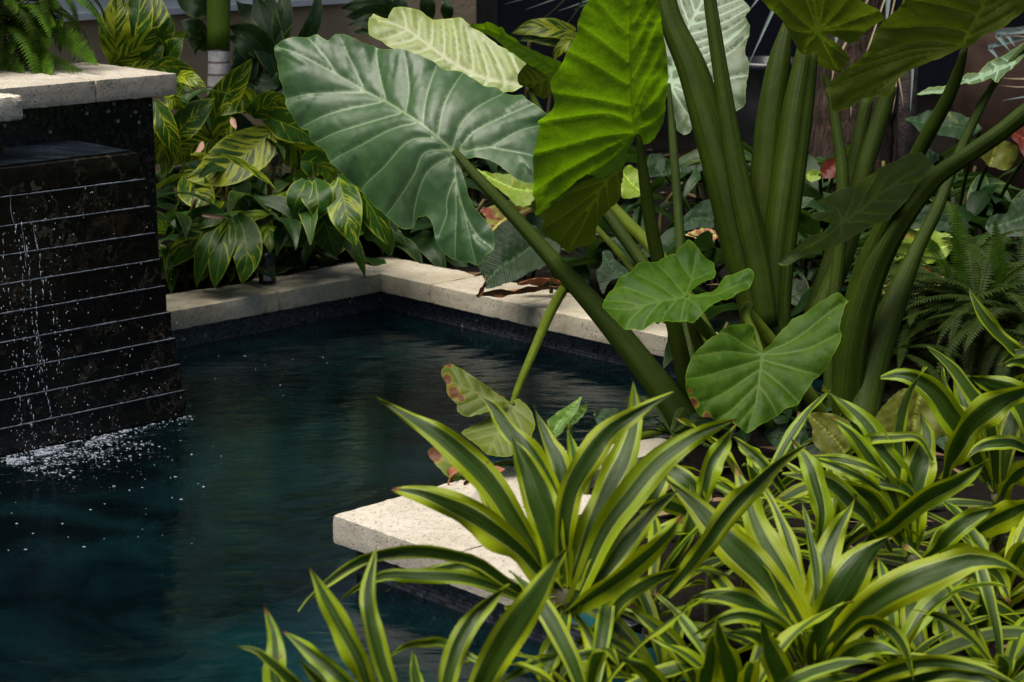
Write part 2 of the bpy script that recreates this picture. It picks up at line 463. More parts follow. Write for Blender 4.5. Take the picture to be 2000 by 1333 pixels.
MT['aloc_yellow'] = m_alocasia('aloc_yellow', (.070, .105, .008), (.16, .20, .05), (.2, .28, .012), .5, .3, .25, brown=1.0, mott=.6)
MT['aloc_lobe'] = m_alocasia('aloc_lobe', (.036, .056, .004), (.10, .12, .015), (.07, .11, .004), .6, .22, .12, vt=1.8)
MT['stalk'] = m_stalk('stalk', (.017, .033, .0012), (.038, .062, .0025))
MT['stalk_light'] = m_stalk('stalk_light', (.06, .09, .006), (.12, .165, .012))
MT['dracaena'] = m_dracaena('dracaena', (.026, .058, .002), (.33, .385, .002), (.17, .24, .11))
MT['drac_stem'] = m_simple('drac_stem', (.10, .09, .05), (.18, .17, .08), 40)
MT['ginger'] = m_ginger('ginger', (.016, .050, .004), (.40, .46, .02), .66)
MT['ginger_shaded'] = m_ginger('ginger_shaded', (.012, .035, .009), (.15, .20, .03), .25, .2)  # darker copy of ginger; the shade of the gaps is put into its colour
MT['ginger_green'] = m_ginger('ginger_green', (.018, .062, .005), (.38, .46, .02), .38)
MT['ginger_cane'] = m_simple('ginger_cane', (.09, .05, .02), (.14, .13, .03), 30)
MT['bract'] = m_simple('bract', (.36, .18, .12), (.46, .28, .19), 60)
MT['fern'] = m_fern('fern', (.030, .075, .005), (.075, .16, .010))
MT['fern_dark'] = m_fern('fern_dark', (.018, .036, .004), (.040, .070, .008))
MT['croton_lime'] = m_plainleaf('croton_lime', (.20, .30, .03), (.3, .42, .03), patch=(.42, .36, .06), pamt=.6)
MT['croton_pink'] = m_plainleaf('croton_pink', (.42, .40, .10), (.4, .3, .1), patch=(.36, .10, .07), pamt=.47)
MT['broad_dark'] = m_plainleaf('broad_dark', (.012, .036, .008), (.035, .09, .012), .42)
MT['broad_grey'] = m_plainleaf('broad_grey', (.014, .040, .012), (.04, .09, .015), .5, patch=(.09, .11, .02), pamt=.64)
MT['broad_yellow'] = m_plainleaf('broad_yellow', (.10, .11, .012), (.14, .13, .02), .45)
MT['broad_red'] = m_plainleaf('broad_red', (.10, .016, .006), (.12, .02, .008), .4)
MT['silver_blade'] = m_plainleaf('silver_blade', (.28, .36, .34), (.2, .26, .2), .45, 10)
MT['straw_blade'] = m_plainleaf('straw_blade', (.50, .40, .26), (.3, .25, .12), .6, 10)
MT['dead'] = m_simple('dead', (.20, .07, .025), (.32, .13, .05), 40, .7)
MT['travertine'] = m_travertine('travertine')
MT['travertine_rough'] = m_travertine('travertine_rough', (.60, .55, .46), (.50, .44, .34), .95, .1)
MT['travertine_old'] = m_travertine('travertine_old', (.60, .54, .43), (.46, .40, .28), .6, .7)
MT['mosaic'] = m_mosaic('mosaic', .4)
MT['mosaic_band'] = m_mosaic('mosaic_band', 3.6)
MT['marble'] = m_marble('marble')
# ================================================================ setting: ground, pool, water
C0 = G(743, 535, 0); Ca, Cb = toab(C0)
F0 = G(649, 1006, 0); Fa, Fb = toab(F0)
ZW = -0.105
q1 = AD * Fa + BD * ((2.72 - Fa * AD.y) / BD.y)
pool = [AB(-7, Cb), AB(Ca, Cb), AB(Ca, Fb), AB(Fa, Fb), Vector((q1.x, q1.y, 0)), Vector((-.55, 2.66, 0)), Vector((-2.6, 1.2, 0)), Vector((-7, .4, 0))]
def grow(o):
    q = AD * (Fa + o) + BD * ((2.72 - (Fa + o) * AD.y) / BD.y)
    return [AB(-7, Cb + o), AB(Ca + o, Cb + o), AB(Ca + o, Fb - o), AB(Fa + o, Fb - o)] + [Vector((q.x, q.y, 0))] + pool[5:]
def cdt(outer, hole=None, pts=(), eps=1e-5):
    vs = [Vector((p[0], p[1])) for p in outer]
    ed = [(i, (i + 1) % len(outer)) for i in range(len(outer))]
    if hole:
        n = len(vs); vs += [Vector((p[0], p[1])) for p in hole]
        ed += [(n + i, n + (i + 1) % len(hole)) for i in range(len(hole))]
    vs += [Vector((p[0], p[1])) for p in pts]
    r = delaunay_2d_cdt(vs, ed, [], 2 if hole else 1, eps)
    return r[0], [list(f) for f in r[2]]
# the ground: one sheet to the horizon with the pool cut out of it
big = [(-400, -400), (400, -400), (400, 400), (-400, 400)]
gp = []
prng = random.Random(3)
for i in range(1500):
    gp.append((prng.uniform(-3, 4), prng.uniform(1.2, 8)))
def inpoly(x, y, poly):
    c = False; j = len(poly) - 1
    for i in range(len(poly)):
        xi, yi = poly[i][0], poly[i][1]; xj, yj = poly[j][0], poly[j][1]
        if (yi > y) != (yj > y) and x < (xj - xi) * (y - yi) / (yj - yi + 1e-12) + xi: c = not c
        j = i
    return c
gp = [p for p in gp if not inpoly(p[0], p[1], grow(.085))]
hole = grow(.085)
gv, gf = cdt(big, hole, gp)
# the hole comes back triangulated: drop the triangles inside the pool
gf = [f for f in gf if not inpoly(sum(gv[i][0] for i in f) / len(f), sum(gv[i][1] for i in f) / len(f), hole)]
g3 = []
for v in gv:
    near = min((Vector((v[0], v[1], 0)) - Vector((p[0], p[1], 0))).length for p in hole) < .002
    z = -.03 + (0 if near else .018 * mnoise.noise(Vector((v[0] * 2.2, v[1] * 2.2, 0))))
    g3.append((v[0], v[1], z))
t = NT('soil')
p_ = t.pos()
a1 = t.noise(p_, 30, 6, .7); a2 = t.noise(p_, 110, 4, .7)
c_ = t.mix(t.step(a1, .35, .7), (.004, .003, .002), (.012, .008, .005))
c_ = t.mix(t.step(a2, .58, .72), c_, (.040, .025, .014))
MT['soil'] = t.done(t.pbr(c_, .95, .15, t.bump(t.math('ADD', a1, a2), .9, .02)))
obj('ground', g3, gf, MT['soil'], smooth=False)['kind'] = 'structure'

t = NT('pool_plaster')
p_ = t.pos()
n1 = t.noise(p_, 1.7, 4, .55); n2 = t.noise(p_, 9, 5, .65, dist=.8); n3 = t.noise(p_, 55, 3, .6)
c_ = t.mix(t.step(n1, .35, .68), (.004, .036, .055), (.050, .33, .34))
c_ = t.mix(t.math('MULTIPLY', t.step(n2, .50, .66), .7), c_, (.035, .21, .20))  # swirls put into the colour for caustics and refraction on the floor
c_ = t.mix(t.math('MULTIPLY', t.step(n3, .45, .8), .4), c_, (.002, .012, .02))
MT['plaster'] = t.done(t.pbr(c_, .6, .3))
FLOORZ = -.85
poolx = grow(.031)
fv, ff = cdt(poolx)
pv = [(v[0], v[1], FLOORZ) for v in fv]; pf = ff
n0 = len(pv)
for i, p in enumerate(poolx):
    q = poolx[(i + 1) % len(poolx)]
    k = len(pv)
    pv += [(p.x, p.y, FLOORZ), (q.x, q.y, FLOORZ), (q.x, q.y, -.032), (p.x, p.y, -.032)]
    pf.append((k, k + 1, k + 2, k + 3))
obj('pool_basin', pv, pf, MT['plaster'], smooth=False)['kind'] = 'structure'

t = NT('water')
p_ = t.pos()
mp = t.n("Mapping", {'Vector': p_, 'Rotation': (0, 0, R(-20)), 'Scale': (1.0, 2.3, 1)})
w1 = t.noise(mp, 7.5, 2, .45, dist=.4)
w2 = t.noise(mp, 19, 4, .55, dist=.7)
w3 = t.noise(mp, 60, 3, .6)
fb = toab(G(200, 850, ZW))
fpt = G(230, 860, ZW)
dist = t.n("VectorMath", {0: p_, 1: tuple(fpt)}, out=1, operation='DISTANCE')
chop = t.math('SUBTRACT', 1.0, t.step(dist, .1, 1.9))
h = t.math('ADD', t.math('MULTIPLY', w1, .80), t.math('MULTIPLY', w2, t.math('ADD', .06, t.math('MULTIPLY', chop, .50))))
h = t.math('ADD', h, t.math('MULTIPLY', w3, t.math('ADD', .0, t.math('MULTIPLY', chop, .10))))
wb = t.n("VectorMath", {0: p_, 1: tuple(BD)}, out=1, operation='DOT_PRODUCT')
wa = t.n("VectorMath", {0: p_, 1: tuple(AD)}, out=1, operation='DOT_PRODUCT')
wd_ = t.noise(p_, 3.2, 3, .5)
ph = t.math('ADD', t.math('MULTIPLY', wb, 66.0), t.math('ADD', t.math('MULTIPLY', wa, 14.0), t.math('MULTIPLY', wd_, 26.0)))
rip = t.math('MULTIPLY', t.math('SINE', ph), t.step(t.noise(p_, 1.9, 3, .6), .42, .66))
h = t.math('ADD', h, t.math('MULTIPLY', rip, .24))
nrm = t.bump(h, .30, .012)
fr = t.n("Fresnel", {'IOR': 1.48, 'Normal': nrm})
tr = t.n("BsdfTransparent", {'Color': (.55, .80, .86, 1)})
gl = t.n("BsdfGlossy", {'Color': (.9, .95, 1, 1), 'Roughness': .03, 'Normal': nrm})
mk = t.noise(p_, 2.4, 5, .65, dist=1.4)
md = t.n("BsdfDiffuse", {'Color': t.mix(t.step(mk, .38, .70), (.0004, .002, .003), (.003, .017, .020))})
body = t.n("MixShader", {0: .5, 1: tr, 2: md})
MT['water'] = t.done(t.n("MixShader", {0: fr, 1: body, 2: gl}))
wv, wf = cdt(grow(.029))
obj('water', [(v[0], v[1], ZW) for v in wv], wf, MT['water'], smooth=False)['kind'] = 'structure'

# ================================================================ pool edges: tiled walls under travertine coping stones
FBc = G(367, 812, ZW); fa1, fb1 = toab(FBc)          # bottom right corner of the fountain at the water
def pool_edge(label, origin, wallbox, stones, rough=(), mat='travertine', labels=None):
    e = thing('pool_wall', origin, label, 'pool wall', 'walls of the pool')
    v, f = box_ab(*wallbox)
    obj('tile_band', v, f, MT['mosaic_band'], e, smooth=False)
    for i, (a0, a1, b0, b1) in enumerate(stones):
        v, f = rstone(a0, a1, b0, b1, -.05, 0.0, seed=i + len(label) % 7, rough=rough)
        o = obj('coping_stone', v, f, MT[mat], e, sharp=32)
        if labels and labels[i]: o['label'] = labels[i]
    return e
def a_at(px, py, z=0.0): return toab(G(px, py, z))
OV = .028
aj = a_at(553, 572)[0]
pool_edge('tiled pool wall with pale coping running from the fountain to the far corner', AB(fa1, Cb, 0),
          (fa1 - .55, Ca + .16, Cb + OV, Cb + .16, -.38, -.051),
          [(fa1 - .45, aj - .0012, Cb + .002, Cb + .185), (aj + .0012, Ca + .0, Cb, Cb + .19)], rough=((1, 1, .018),), mat='travertine_old')
bj1 = toab(G(846, 555))[1]; bj2 = toab(G(1035, 590))[1]
pool_edge('tiled pool wall with pale coping behind the leaning elephant ear stalks', AB(Ca, Fb, 0),
          (Ca + OV, Ca + .16, Fb - .2, Cb + OV - .001, -.38, -.051),
          [(Ca + .0012, Ca + .20, bj1 + .0012, Cb + .19), (Ca, Ca + .21, bj2 + .001, bj1 - .001), (Ca - .002, Ca + .21, Fb + .35, bj2 - .001), (Ca, Ca + .21, Fb + .14, Fb + .348)], rough=((0, 1, .018),), mat='travertine_old')
aj3 = toab(G(865, 940))[0]
bj3 = toab(G(886, 1082))[1]
pool_edge('tiled pool wall whose pale corner stone juts out above the striped plants', AB(Fa, Fb, 0),
          (Fa + OV, Fa + .16, Fb - .62, Fb - OV, -.22, -.051),
          [(Fa, Fa + .40, bj3 + .001, Fb), (Fa + .001, Fa + .2, bj3 - .2, bj3 - .001)])
pool_edge('tiled pool wall with pale coping under the elephant ear clump', AB(Ca, Fb, 0),
          (Fa + .162, Ca + OV, Fb - .14, Fb - OV, -.22, -.051),
          [(Fa + .402, Fa + .76, Fb - .13, Fb - .001)])

# ================================================================ fountain
NST = 10; DST = .0060
ZT = .477; DZ = (ZT - ZW) / NST
a0f, b0f = fa1 - DST * NST, fb1 + DST * NST
bw = b0f + .262                                        # face of the tiled wall behind the ledge
r_ = ray(301, 270); dn = r_.dot(BD); pw = CAM + r_ * ((bw - CAM.dot(BD)) / dn); aw = toab(pw)[0]
bc = bw - .045
r_ = ray(347, 186); pc = CAM + r_ * ((bc - CAM.dot(BD)) / r_.dot(BD)); ac, _ = toab(pc); zc = pc.z
fo = thing('fountain', AB(a0f, b0f, ZW), 'black stepped stone fountain with water trickling down under a pale capstone', 'fountain')
v, f = box_ab(fa1 - 2.6, aw, bw, bw + .3, ZW - .3, zc - .001)
obj('back_wall', v, f, MT['mosaic'], fo, smooth=False)
jr = ray(189, 190); pj = CAM + jr * ((bc - CAM.dot(BD)) / jr.dot(BD)); ajc = toab(pj)[0]
for i, (x0, x1) in enumerate(((ajc + .0008, ac), (ajc - .46, ajc - .0008), (ajc - .95, ajc - .462))):
    v, f = rstone(x0, x1, bc, bc + .36, zc, zc + .05, seed=i + 3, r=.004, amp=.0012)
    obj('capstone', v, f, MT['travertine'], fo, sharp=32)
wr = ray(49, 236); bwf = bc - .16
pwf = CAM + wr * ((bwf - CAM.dot(BD)) / wr.dot(BD)); awf, zwf = toab(pwf)[0], pwf.z
v, f = rstone(awf - .5, awf, bwf, bc - .002, zwf, zwf + .052, seed=9, r=.006, amp=.004, rough=((0, 1, .004),))
o = obj('capstone', v, f, MT['travertine_rough'], fo, sharp=32); o['label'] = 'rough pitted capstone block at the left'
v, f = box_ab(awf - .5, awf - .04, bwf + .02, bw - .002, ZT + .002, zwf - .001)
obj('side_wall', v, f, MT['mosaic'], fo, smooth=False)
t = NT('lip_glint')
nb = t.math('ADD', t.math('MULTIPLY', t.noise(t.pos(), 220, 3, .7), .6), t.math('MULTIPLY', t.noise(t.pos(), 14, 4, .7), .4))
c_ = t.mix(t.step(nb, .35, .7), (.035, .04, .048), (.26, .285, .33))  # pale grey stands in for the sky glinting on wet lips
MT['glint'] = t.done(t.pbr(c_, .25, .8, t.bump(nb, .8, .003)))
t = NT('droplet'); MT['drop'] = t.done(t.pbr((.40, .45, .52), .12, .9))
lrng = random.Random(11)
for i in range(NST):
    z1 = ZT - DZ * i; z0 = z1 - DZ
    ar = a0f + DST * i; bf = b0f - DST * i
    v, f = rstone(a0f - 2.2, ar + .004, bf - .004, bw - .002 if i == 0 else b0f + .05, z0 + .0015, z1, r=.007 if i == 0 else .0012, res=.02, amp=.0004, seed=20 + i)
    st = obj('stone_step', v, f, MT['marble'], fo, sharp=25)
    if i > 0:
        # a film of water along each step's lip, its sky glint coloured in pale grey
        mb = MB(); pts = []; rad = []
        n = 210
        for k in range(n):
            a = a0f - 1.35 + (ar + .001 - a0f + 1.35) * k / (n - 1)
            jx = mnoise.noise(Vector((a * 55, i * 3.3, 0)))
            pts.append(AB(a, bf - .0045 + .0008 * jx, z1 + .0003 + .0006 * mnoise.noise(Vector((a * 90, i, 5)))))
            rad.append(.0016 + .0009 * mnoise.noise(Vector((a * 70, i * 1.7, 9))) + (.0010 if lrng.random() < .06 else 0))
        tv, tf, _, _ = tube(pts, rad, 6)
        mb.add(tv, tf); mb.build('water_film', MT['glint'], st)
v, f = rstone(a0f - 2.2, fa1 + .002, fb1 - .002, b0f + .05, ZW - .26, ZW + .0005, r=.0012, res=.06, amp=.0004, seed=40); obj('base', v, f, MT['marble'], fo, sharp=25)  # plinth added below the waterline to stand for the fountain's dark reflection
# the pool of water lying on the top ledge
v, f = box_ab(a0f - 1.6, a0f - .012, b0f + .012, bw - .004, ZT + .0008, ZT + .0035)
t = NT('ledge_water'); n_ = t.noise(t.n("Mapping", {'Vector': t.pos(), 'Rotation': (0, 0, R(44)), 'Scale': (9, 40, 1)}), 1.6, 4, .6)
c_ = t.mix(t.step(n_, .45, .75), (.006, .009, .014), (.030, .042, .055))
MT['ledgewater'] = t.done(t.pbr(c_, .16, .6, t.bump(n_, .5, .006)))
obj('ledge_water', v, f, MT['ledgewater'], fo, smooth=False)

# falling drops, and the froth where they land: nobody could count them
def icos(mb, c, r, sx=1, sy=1, sz=1):
    t_ = (1 + 5 ** .5) / 2
    V = [(-1, t_, 0), (1, t_, 0), (-1, -t_, 0), (1, -t_, 0), (0, -1, t_), (0, 1, t_), (0, -1, -t_), (0, 1, -t_), (t_, 0, -1), (t_, 0, 1), (-t_, 0, -1), (-t_, 0, 1)]
    Fc = [(0, 11, 5), (0, 5, 1), (0, 1, 7), (0, 7, 10), (0, 10, 11), (1, 5, 9), (5, 11, 4), (11, 10, 2), (10, 7, 6), (7, 1, 8), (3, 9, 4), (3, 4, 2), (3, 2, 6), (3, 6, 8), (3, 8, 9), (4, 9, 5), (2, 4, 11), (6, 2, 10), (8, 6, 7), (9, 8, 1)]
    k = r / 1.9
    mb.add([Vector(c) + Vector((x * k * sx, y * k * sy, z * k * sz)) for x, y, z in V], Fc)
mb = MB()
drng = random.Random(5)
def face_b(z): return b0f - DST * min(NST, max(0, (ZT - z) / DZ)) - .008
def a_of_px(px, z):
    rr = ray(px, 500); d0 = (b0f - .04 - CAM.dot(BD)) / rr.dot(BD)
    return toab(CAM + rr * d0)[0]
for i in range(420):
    px = abs(drng.gauss(0, 1)) * 125 - 12
    if drng.random() < .22: px = drng.uniform(0, 340)
    z = ZW + (ZT - .06 - ZW) * drng.random() ** 1.5
    a = a_of_px(px, z)
    if a > a0f + .06: continue
    r = drng.choice((.0005, .0006, .0008, .0012)); icos(mb, AB(a, face_b(z) - drng.random() * .02, z), r, 1, 1, drng.uniform(1, 2.6))
for px, z0s, z1s, n in ((14, .35, -.1, 34), (42, .36, .16, 22), (58, .36, .02, 44), (80, .35, .2, 18), (66, .2, -.08, 30), (30, .1, -.1, 26), (95, .25, .02, 16)):
    for k in range(n):
        z = z0s + (z1s - z0s) * k / n + drng.uniform(-.006, .006)
        icos(mb, AB(a_of_px(px, z) + drng.gauss(0, .002) + .012 * mnoise.noise(Vector((z * 9, px, 0))), face_b(z) - drng.random() * .006, z), drng.choice((.0005, .0007, .0010)), 1, 1, drng.uniform(1.5, 9))
for px, z0s, z1s in ((44, .425, .35), (57, .36, .27), (80, .36, .31), (66, .16, .09)):
    n = 26; pts = []; rad = []
    for k in range(n):
        z = z0s + (z1s - z0s) * k / (n - 1)
        pts.append(AB(a_of_px(px, z) + .008 * mnoise.noise(Vector((z * 14, px, 2))), face_b(z) + .004, z)); rad.append(max(.00015, .0004 + .0009 * mnoise.noise(Vector((z * 60, px, 7)))))
    tv, tf, _, _ = tube(pts, rad, 6); mb.add(tv, tf)
# specks thrown onto the tiled wall and over the water
for i in range(34):
    icos(mb, AB(aw - drng.random() ** 1.6 * .5, bw - .003, ZT + drng.random() ** 1.4 * .13), drng.choice((.0007, .001, .002)), drng.uniform(.6, 1.6), 1, drng.uniform(.6, 2))
mb.build('falling_water', MT['drop'])['kind'] = 'stuff'
mb = MB()
for i in range(3200):
    px = abs(drng.gauss(0, 1)) * 150 - 15
    if i % 9 == 0: px = drng.uniform(-10, 375)
    if px > 372: continue
    off = abs(drng.gauss(0, 1)) * (.075 if px < 230 else .014)
    if i % 23 == 0: off = drng.uniform(0, .38)
    rr = ray(px, 860); d0 = (fb1 - CAM.dot(BD)) / rr.dot(BD); a = toab(CAM + rr * d0)[0]
    if mnoise.noise(Vector((a * 16, off * 30, 3))) < -.05 and drng.random() < .85: continue
    s = drng.choice((.0004, .0006, .0006, .0009, .0012, .002)) * (1.0 if off < .05 else .8)
    icos(mb, AB(a, fb1 - .004 - off, ZW + .0005), s, drng.uniform(.9, 2.4), drng.uniform(.6, 1.1), .7)
for i in range(20):
    c = G(drng.uniform(370, 640), drng.uniform(690, 790), ZW)
    icos(mb, c, drng.choice((.0007, .001, .0015)), drng.uniform(.9, 1.6), 1, .8)
for i in range(26):
    c = G(drng.uniform(0, 400), drng.uniform(930, 1080), ZW)
    icos(mb, c, drng.choice((.0008, .0011, .0017)), drng.uniform(1, 2.6), .8, .6)
mb.build('water_froth', MT['drop'])['kind'] = 'stuff'

# ================================================================ house behind
BWALL = 5.6
aend = toab(CAM + ray(930, 25) * ((BWALL - CAM.dot(BD)) / ray(930, 25).dot(BD)))[0]
rb = ray(313, 28); zband = (CAM + rb * ((BWALL - CAM.dot(BD)) / rb.dot(BD))).z
MT['stucco'] = m_simple('stucco', (.52, .35, .20), (.62, .44, .27), 12, .9, .2, .5, .006)
MT['white_paint'] = m_simple('white_paint', (.62, .63, .66), (.70, .71, .74), 9, .6, .3, .15)
MT['dark_frame'] = m_simple('dark_frame', (.035, .026, .020), (.055, .04, .03), 9, .5, .4, .15)
MT['charcoal'] = m_simple('charcoal', (.020, .020, .027), (.028, .028, .036), 4, .8, .1, .1)
MT['unseen_roof'] = m_simple('unseen_roof', (.12, .09, .07), (.18, .13, .1), 8, .85)
hs = thing('house', AB(aend - 4, BWALL, 0), 'beige stucco house wall with white siding above and a dark doorway behind the plants', 'house')
v, f = box_ab(-6, aend, BWALL, BWALL + .2, -.2, 2.75); obj('wall', v, f, MT['stucco'], hs, smooth=False)
sd = MB()
for k in range(14):
    z = zband + k * .155
    sd.add(*box_ab(-6.02, aend - .62, BWALL - .030, BWALL - .004, z, z + .152))
    v, f = box_ab(-6.02, aend - .62, BWALL - .042, BWALL - .0305, z, z + .02); sd.add(v, f)
sd.build('white_siding', MT['white_paint'], hs, smooth=False)
dr = obj('door', *box_ab(aend + .16, aend + 6, BWALL + .10, BWALL + .16, -.2, 2.75), MT['charcoal'], hs, smooth=False)
fm = MB()
for (x0, x1, bb) in ((aend + .002, aend + .075, BWALL + .03), (aend + .077, aend + .165, BWALL + .06)):
    fm.add(*box_ab(x0, x1, bb, bb + .08, -.2, 2.75))
fm.build('door_frame', MT['dark_frame'], dr, smooth=False)
v, f = box_ab(-6.2, aend + 6.2, BWALL - .3, BWALL + 1.5, 2.76, 2.95); obj('unseen_roof', v, f, MT['unseen_roof'], hs, smooth=False)  # out of view; eave added to keep skylight off the background

lm_ = MB(); lr = random.Random(77)
for i in range(500):
    a = lr.uniform(1.5, 6.2); b = lr.uniform(Cb + .22, BWALL - .1)
    if i % 3 == 0: a = lr.uniform(Ca + .25, Ca + 1.6); b = lr.uniform(Fb - 1.2, Cb + .2)
    if i % 5 == 0: a = lr.uniform(Fa + .35, Ca + .1); b = lr.uniform(Fb - 1.2, Fb - .17)
    c = AB(a, b, -.03 + .018 * mnoise.noise(Vector((AB(a, b).x * 2.2, AB(a, b).y * 2.2, 0))) + .008)
    an = lr.uniform(0, 6.28); L_ = lr.uniform(.02, .06); W_ = L_ * lr.uniform(.18, .4); t1 = Vector((math.cos(an), math.sin(an), lr.uniform(-.15, .25))); s1 = Vector((-math.sin(an), math.cos(an), lr.uniform(-.3, .3)))
    lm_.add([c - t1 * L_, c + s1 * W_ + Vector((0, 0, .004)), c + t1 * L_, c - s1 * W_ + Vector((0, 0, .004)), c], [(0, 4, 1), (1, 4, 2), (2, 4, 3), (3, 4, 0)])
MT['litter'] = m_simple('litter', (.10, .05, .022), (.20, .13, .06), 14, .8)
lm_.build('leaf_litter', MT['litter'], smooth=False)['kind'] = 'stuff'
# ================================================================ elephant ears
def pip(x, y, poly):
    c = np.zeros(len(x), bool); j = len(poly) - 1
    for i in range(len(poly)):
        xi, yi = poly[i]; xj, yj = poly[j]
        m = ((yi > y) != (yj > y)) & (x < (xj - xi) * (y - yi) / (yj - yi + 1e-12) + xi)
        c ^= m; j = i
    return c
def segdist(px, py, A, B):
    """distance of many points to many segments -> min distance, its segment, its parameter"""
    best = np.full(len(px), 1e9); bi = np.zeros(len(px), int); bt = np.zeros(len(px))
    for k, ((ax, ay), (bx, by)) in enumerate(zip(A, B)):
        dx, dy = bx - ax, by - ay
        t_ = np.clip(((px - ax) * dx + (py - ay) * dy) / (dx * dx + dy * dy + 1e-9), 0, 1)
        d = np.hypot(px - ax - t_ * dx, py - ay - t_ * dy)
        m = d < best
        best[m] = d[m]; bi[m] = k; bt[m] = t_[m]
    return best, bi, bt
def smooth_closed(pts, step, jit=2.2):
    n = len(pts); out = []
    P_ = [np.array(p[:2], float) for p in pts]
    for i in range(n):
        p0, p1, p2, p3 = P_[(i - 1) % n], P_[i], P_[(i + 1) % n], P_[(i + 2) % n]
        k = max(1, int(np.linalg.norm(p2 - p1) / step))
        for j in range(k):
            t_ = j / k
            c = .5 * ((2 * p1) + (p2 - p0) * t_ + (2 * p0 - 5 * p1 + 4 * p2 - p3) * t_ ** 2 + (3 * p1 - p0 - 3 * p2 + p3) * t_ ** 3)
            l = p1 + (p2 - p1) * t_
            nv_ = np.array([-(p2 - p1)[1], (p2 - p1)[0]]); nv_ = nv_ / (np.linalg.norm(nv_) + 1e-9)
            out.append(tuple(.6 * c + .4 * l + nv_ * jit * mnoise.noise(Vector((c[0] / 9.0, c[1] / 9.0, 2.2)))))
    return out
def autoveins(outline, J, mid, n=9, ang=(72, 42), curve=.6, basal=(105, 135, 160), step=5.0):
    """side veins marched from the midrib to the margin, and veins into the two basal lobes"""
    m = catmull(mid, 60); L = len(m); vs = []
    poly = [(p[0], p[1]) for p in outline]
    def march(p, d, turn):
        pts = [tuple(p)]
        for _ in range(260):
            p = p + d * step
            if not pip(np.array([p[0]]), np.array([p[1]]), poly)[0]: break
            pts.append(tuple(p))
            c, s_ = math.cos(turn), math.sin(turn)
            d = np.array([d[0] * c - d[1] * s_, d[0] * s_ + d[1] * c])
        return pts
    def rot(d, a): return np.array([d[0] * math.cos(a) - d[1] * math.sin(a), d[0] * math.sin(a) + d[1] * math.cos(a)])
    for i in range(n):
        k = int((.03 + .9 * i / n) * (L - 1)); k2 = min(L - 1, k + 2)
        d = m[k2][:2] - m[max(0, k - 1)][:2]; d = d / (np.linalg.norm(d) + 1e-9)
        a = R(ang[0] + (ang[1] - ang[0]) * i / n)
        for sgn in (1, -1):
            q = march(m[k][:2].copy(), rot(d, sgn * a), -sgn * curve * step / 220)
            if len(q) > 2: vs.append(q)
    d = m[4][:2] - m[0][:2]; d /= np.linalg.norm(d) + 1e-9
    for a in basal:
        for sgn in (1, -1):
            q = march(m[0][:2].copy(), rot(d, sgn * R(a)), -sgn * curve * step / 260)
            if len(q) > 3: vs.append(q)
    return vs
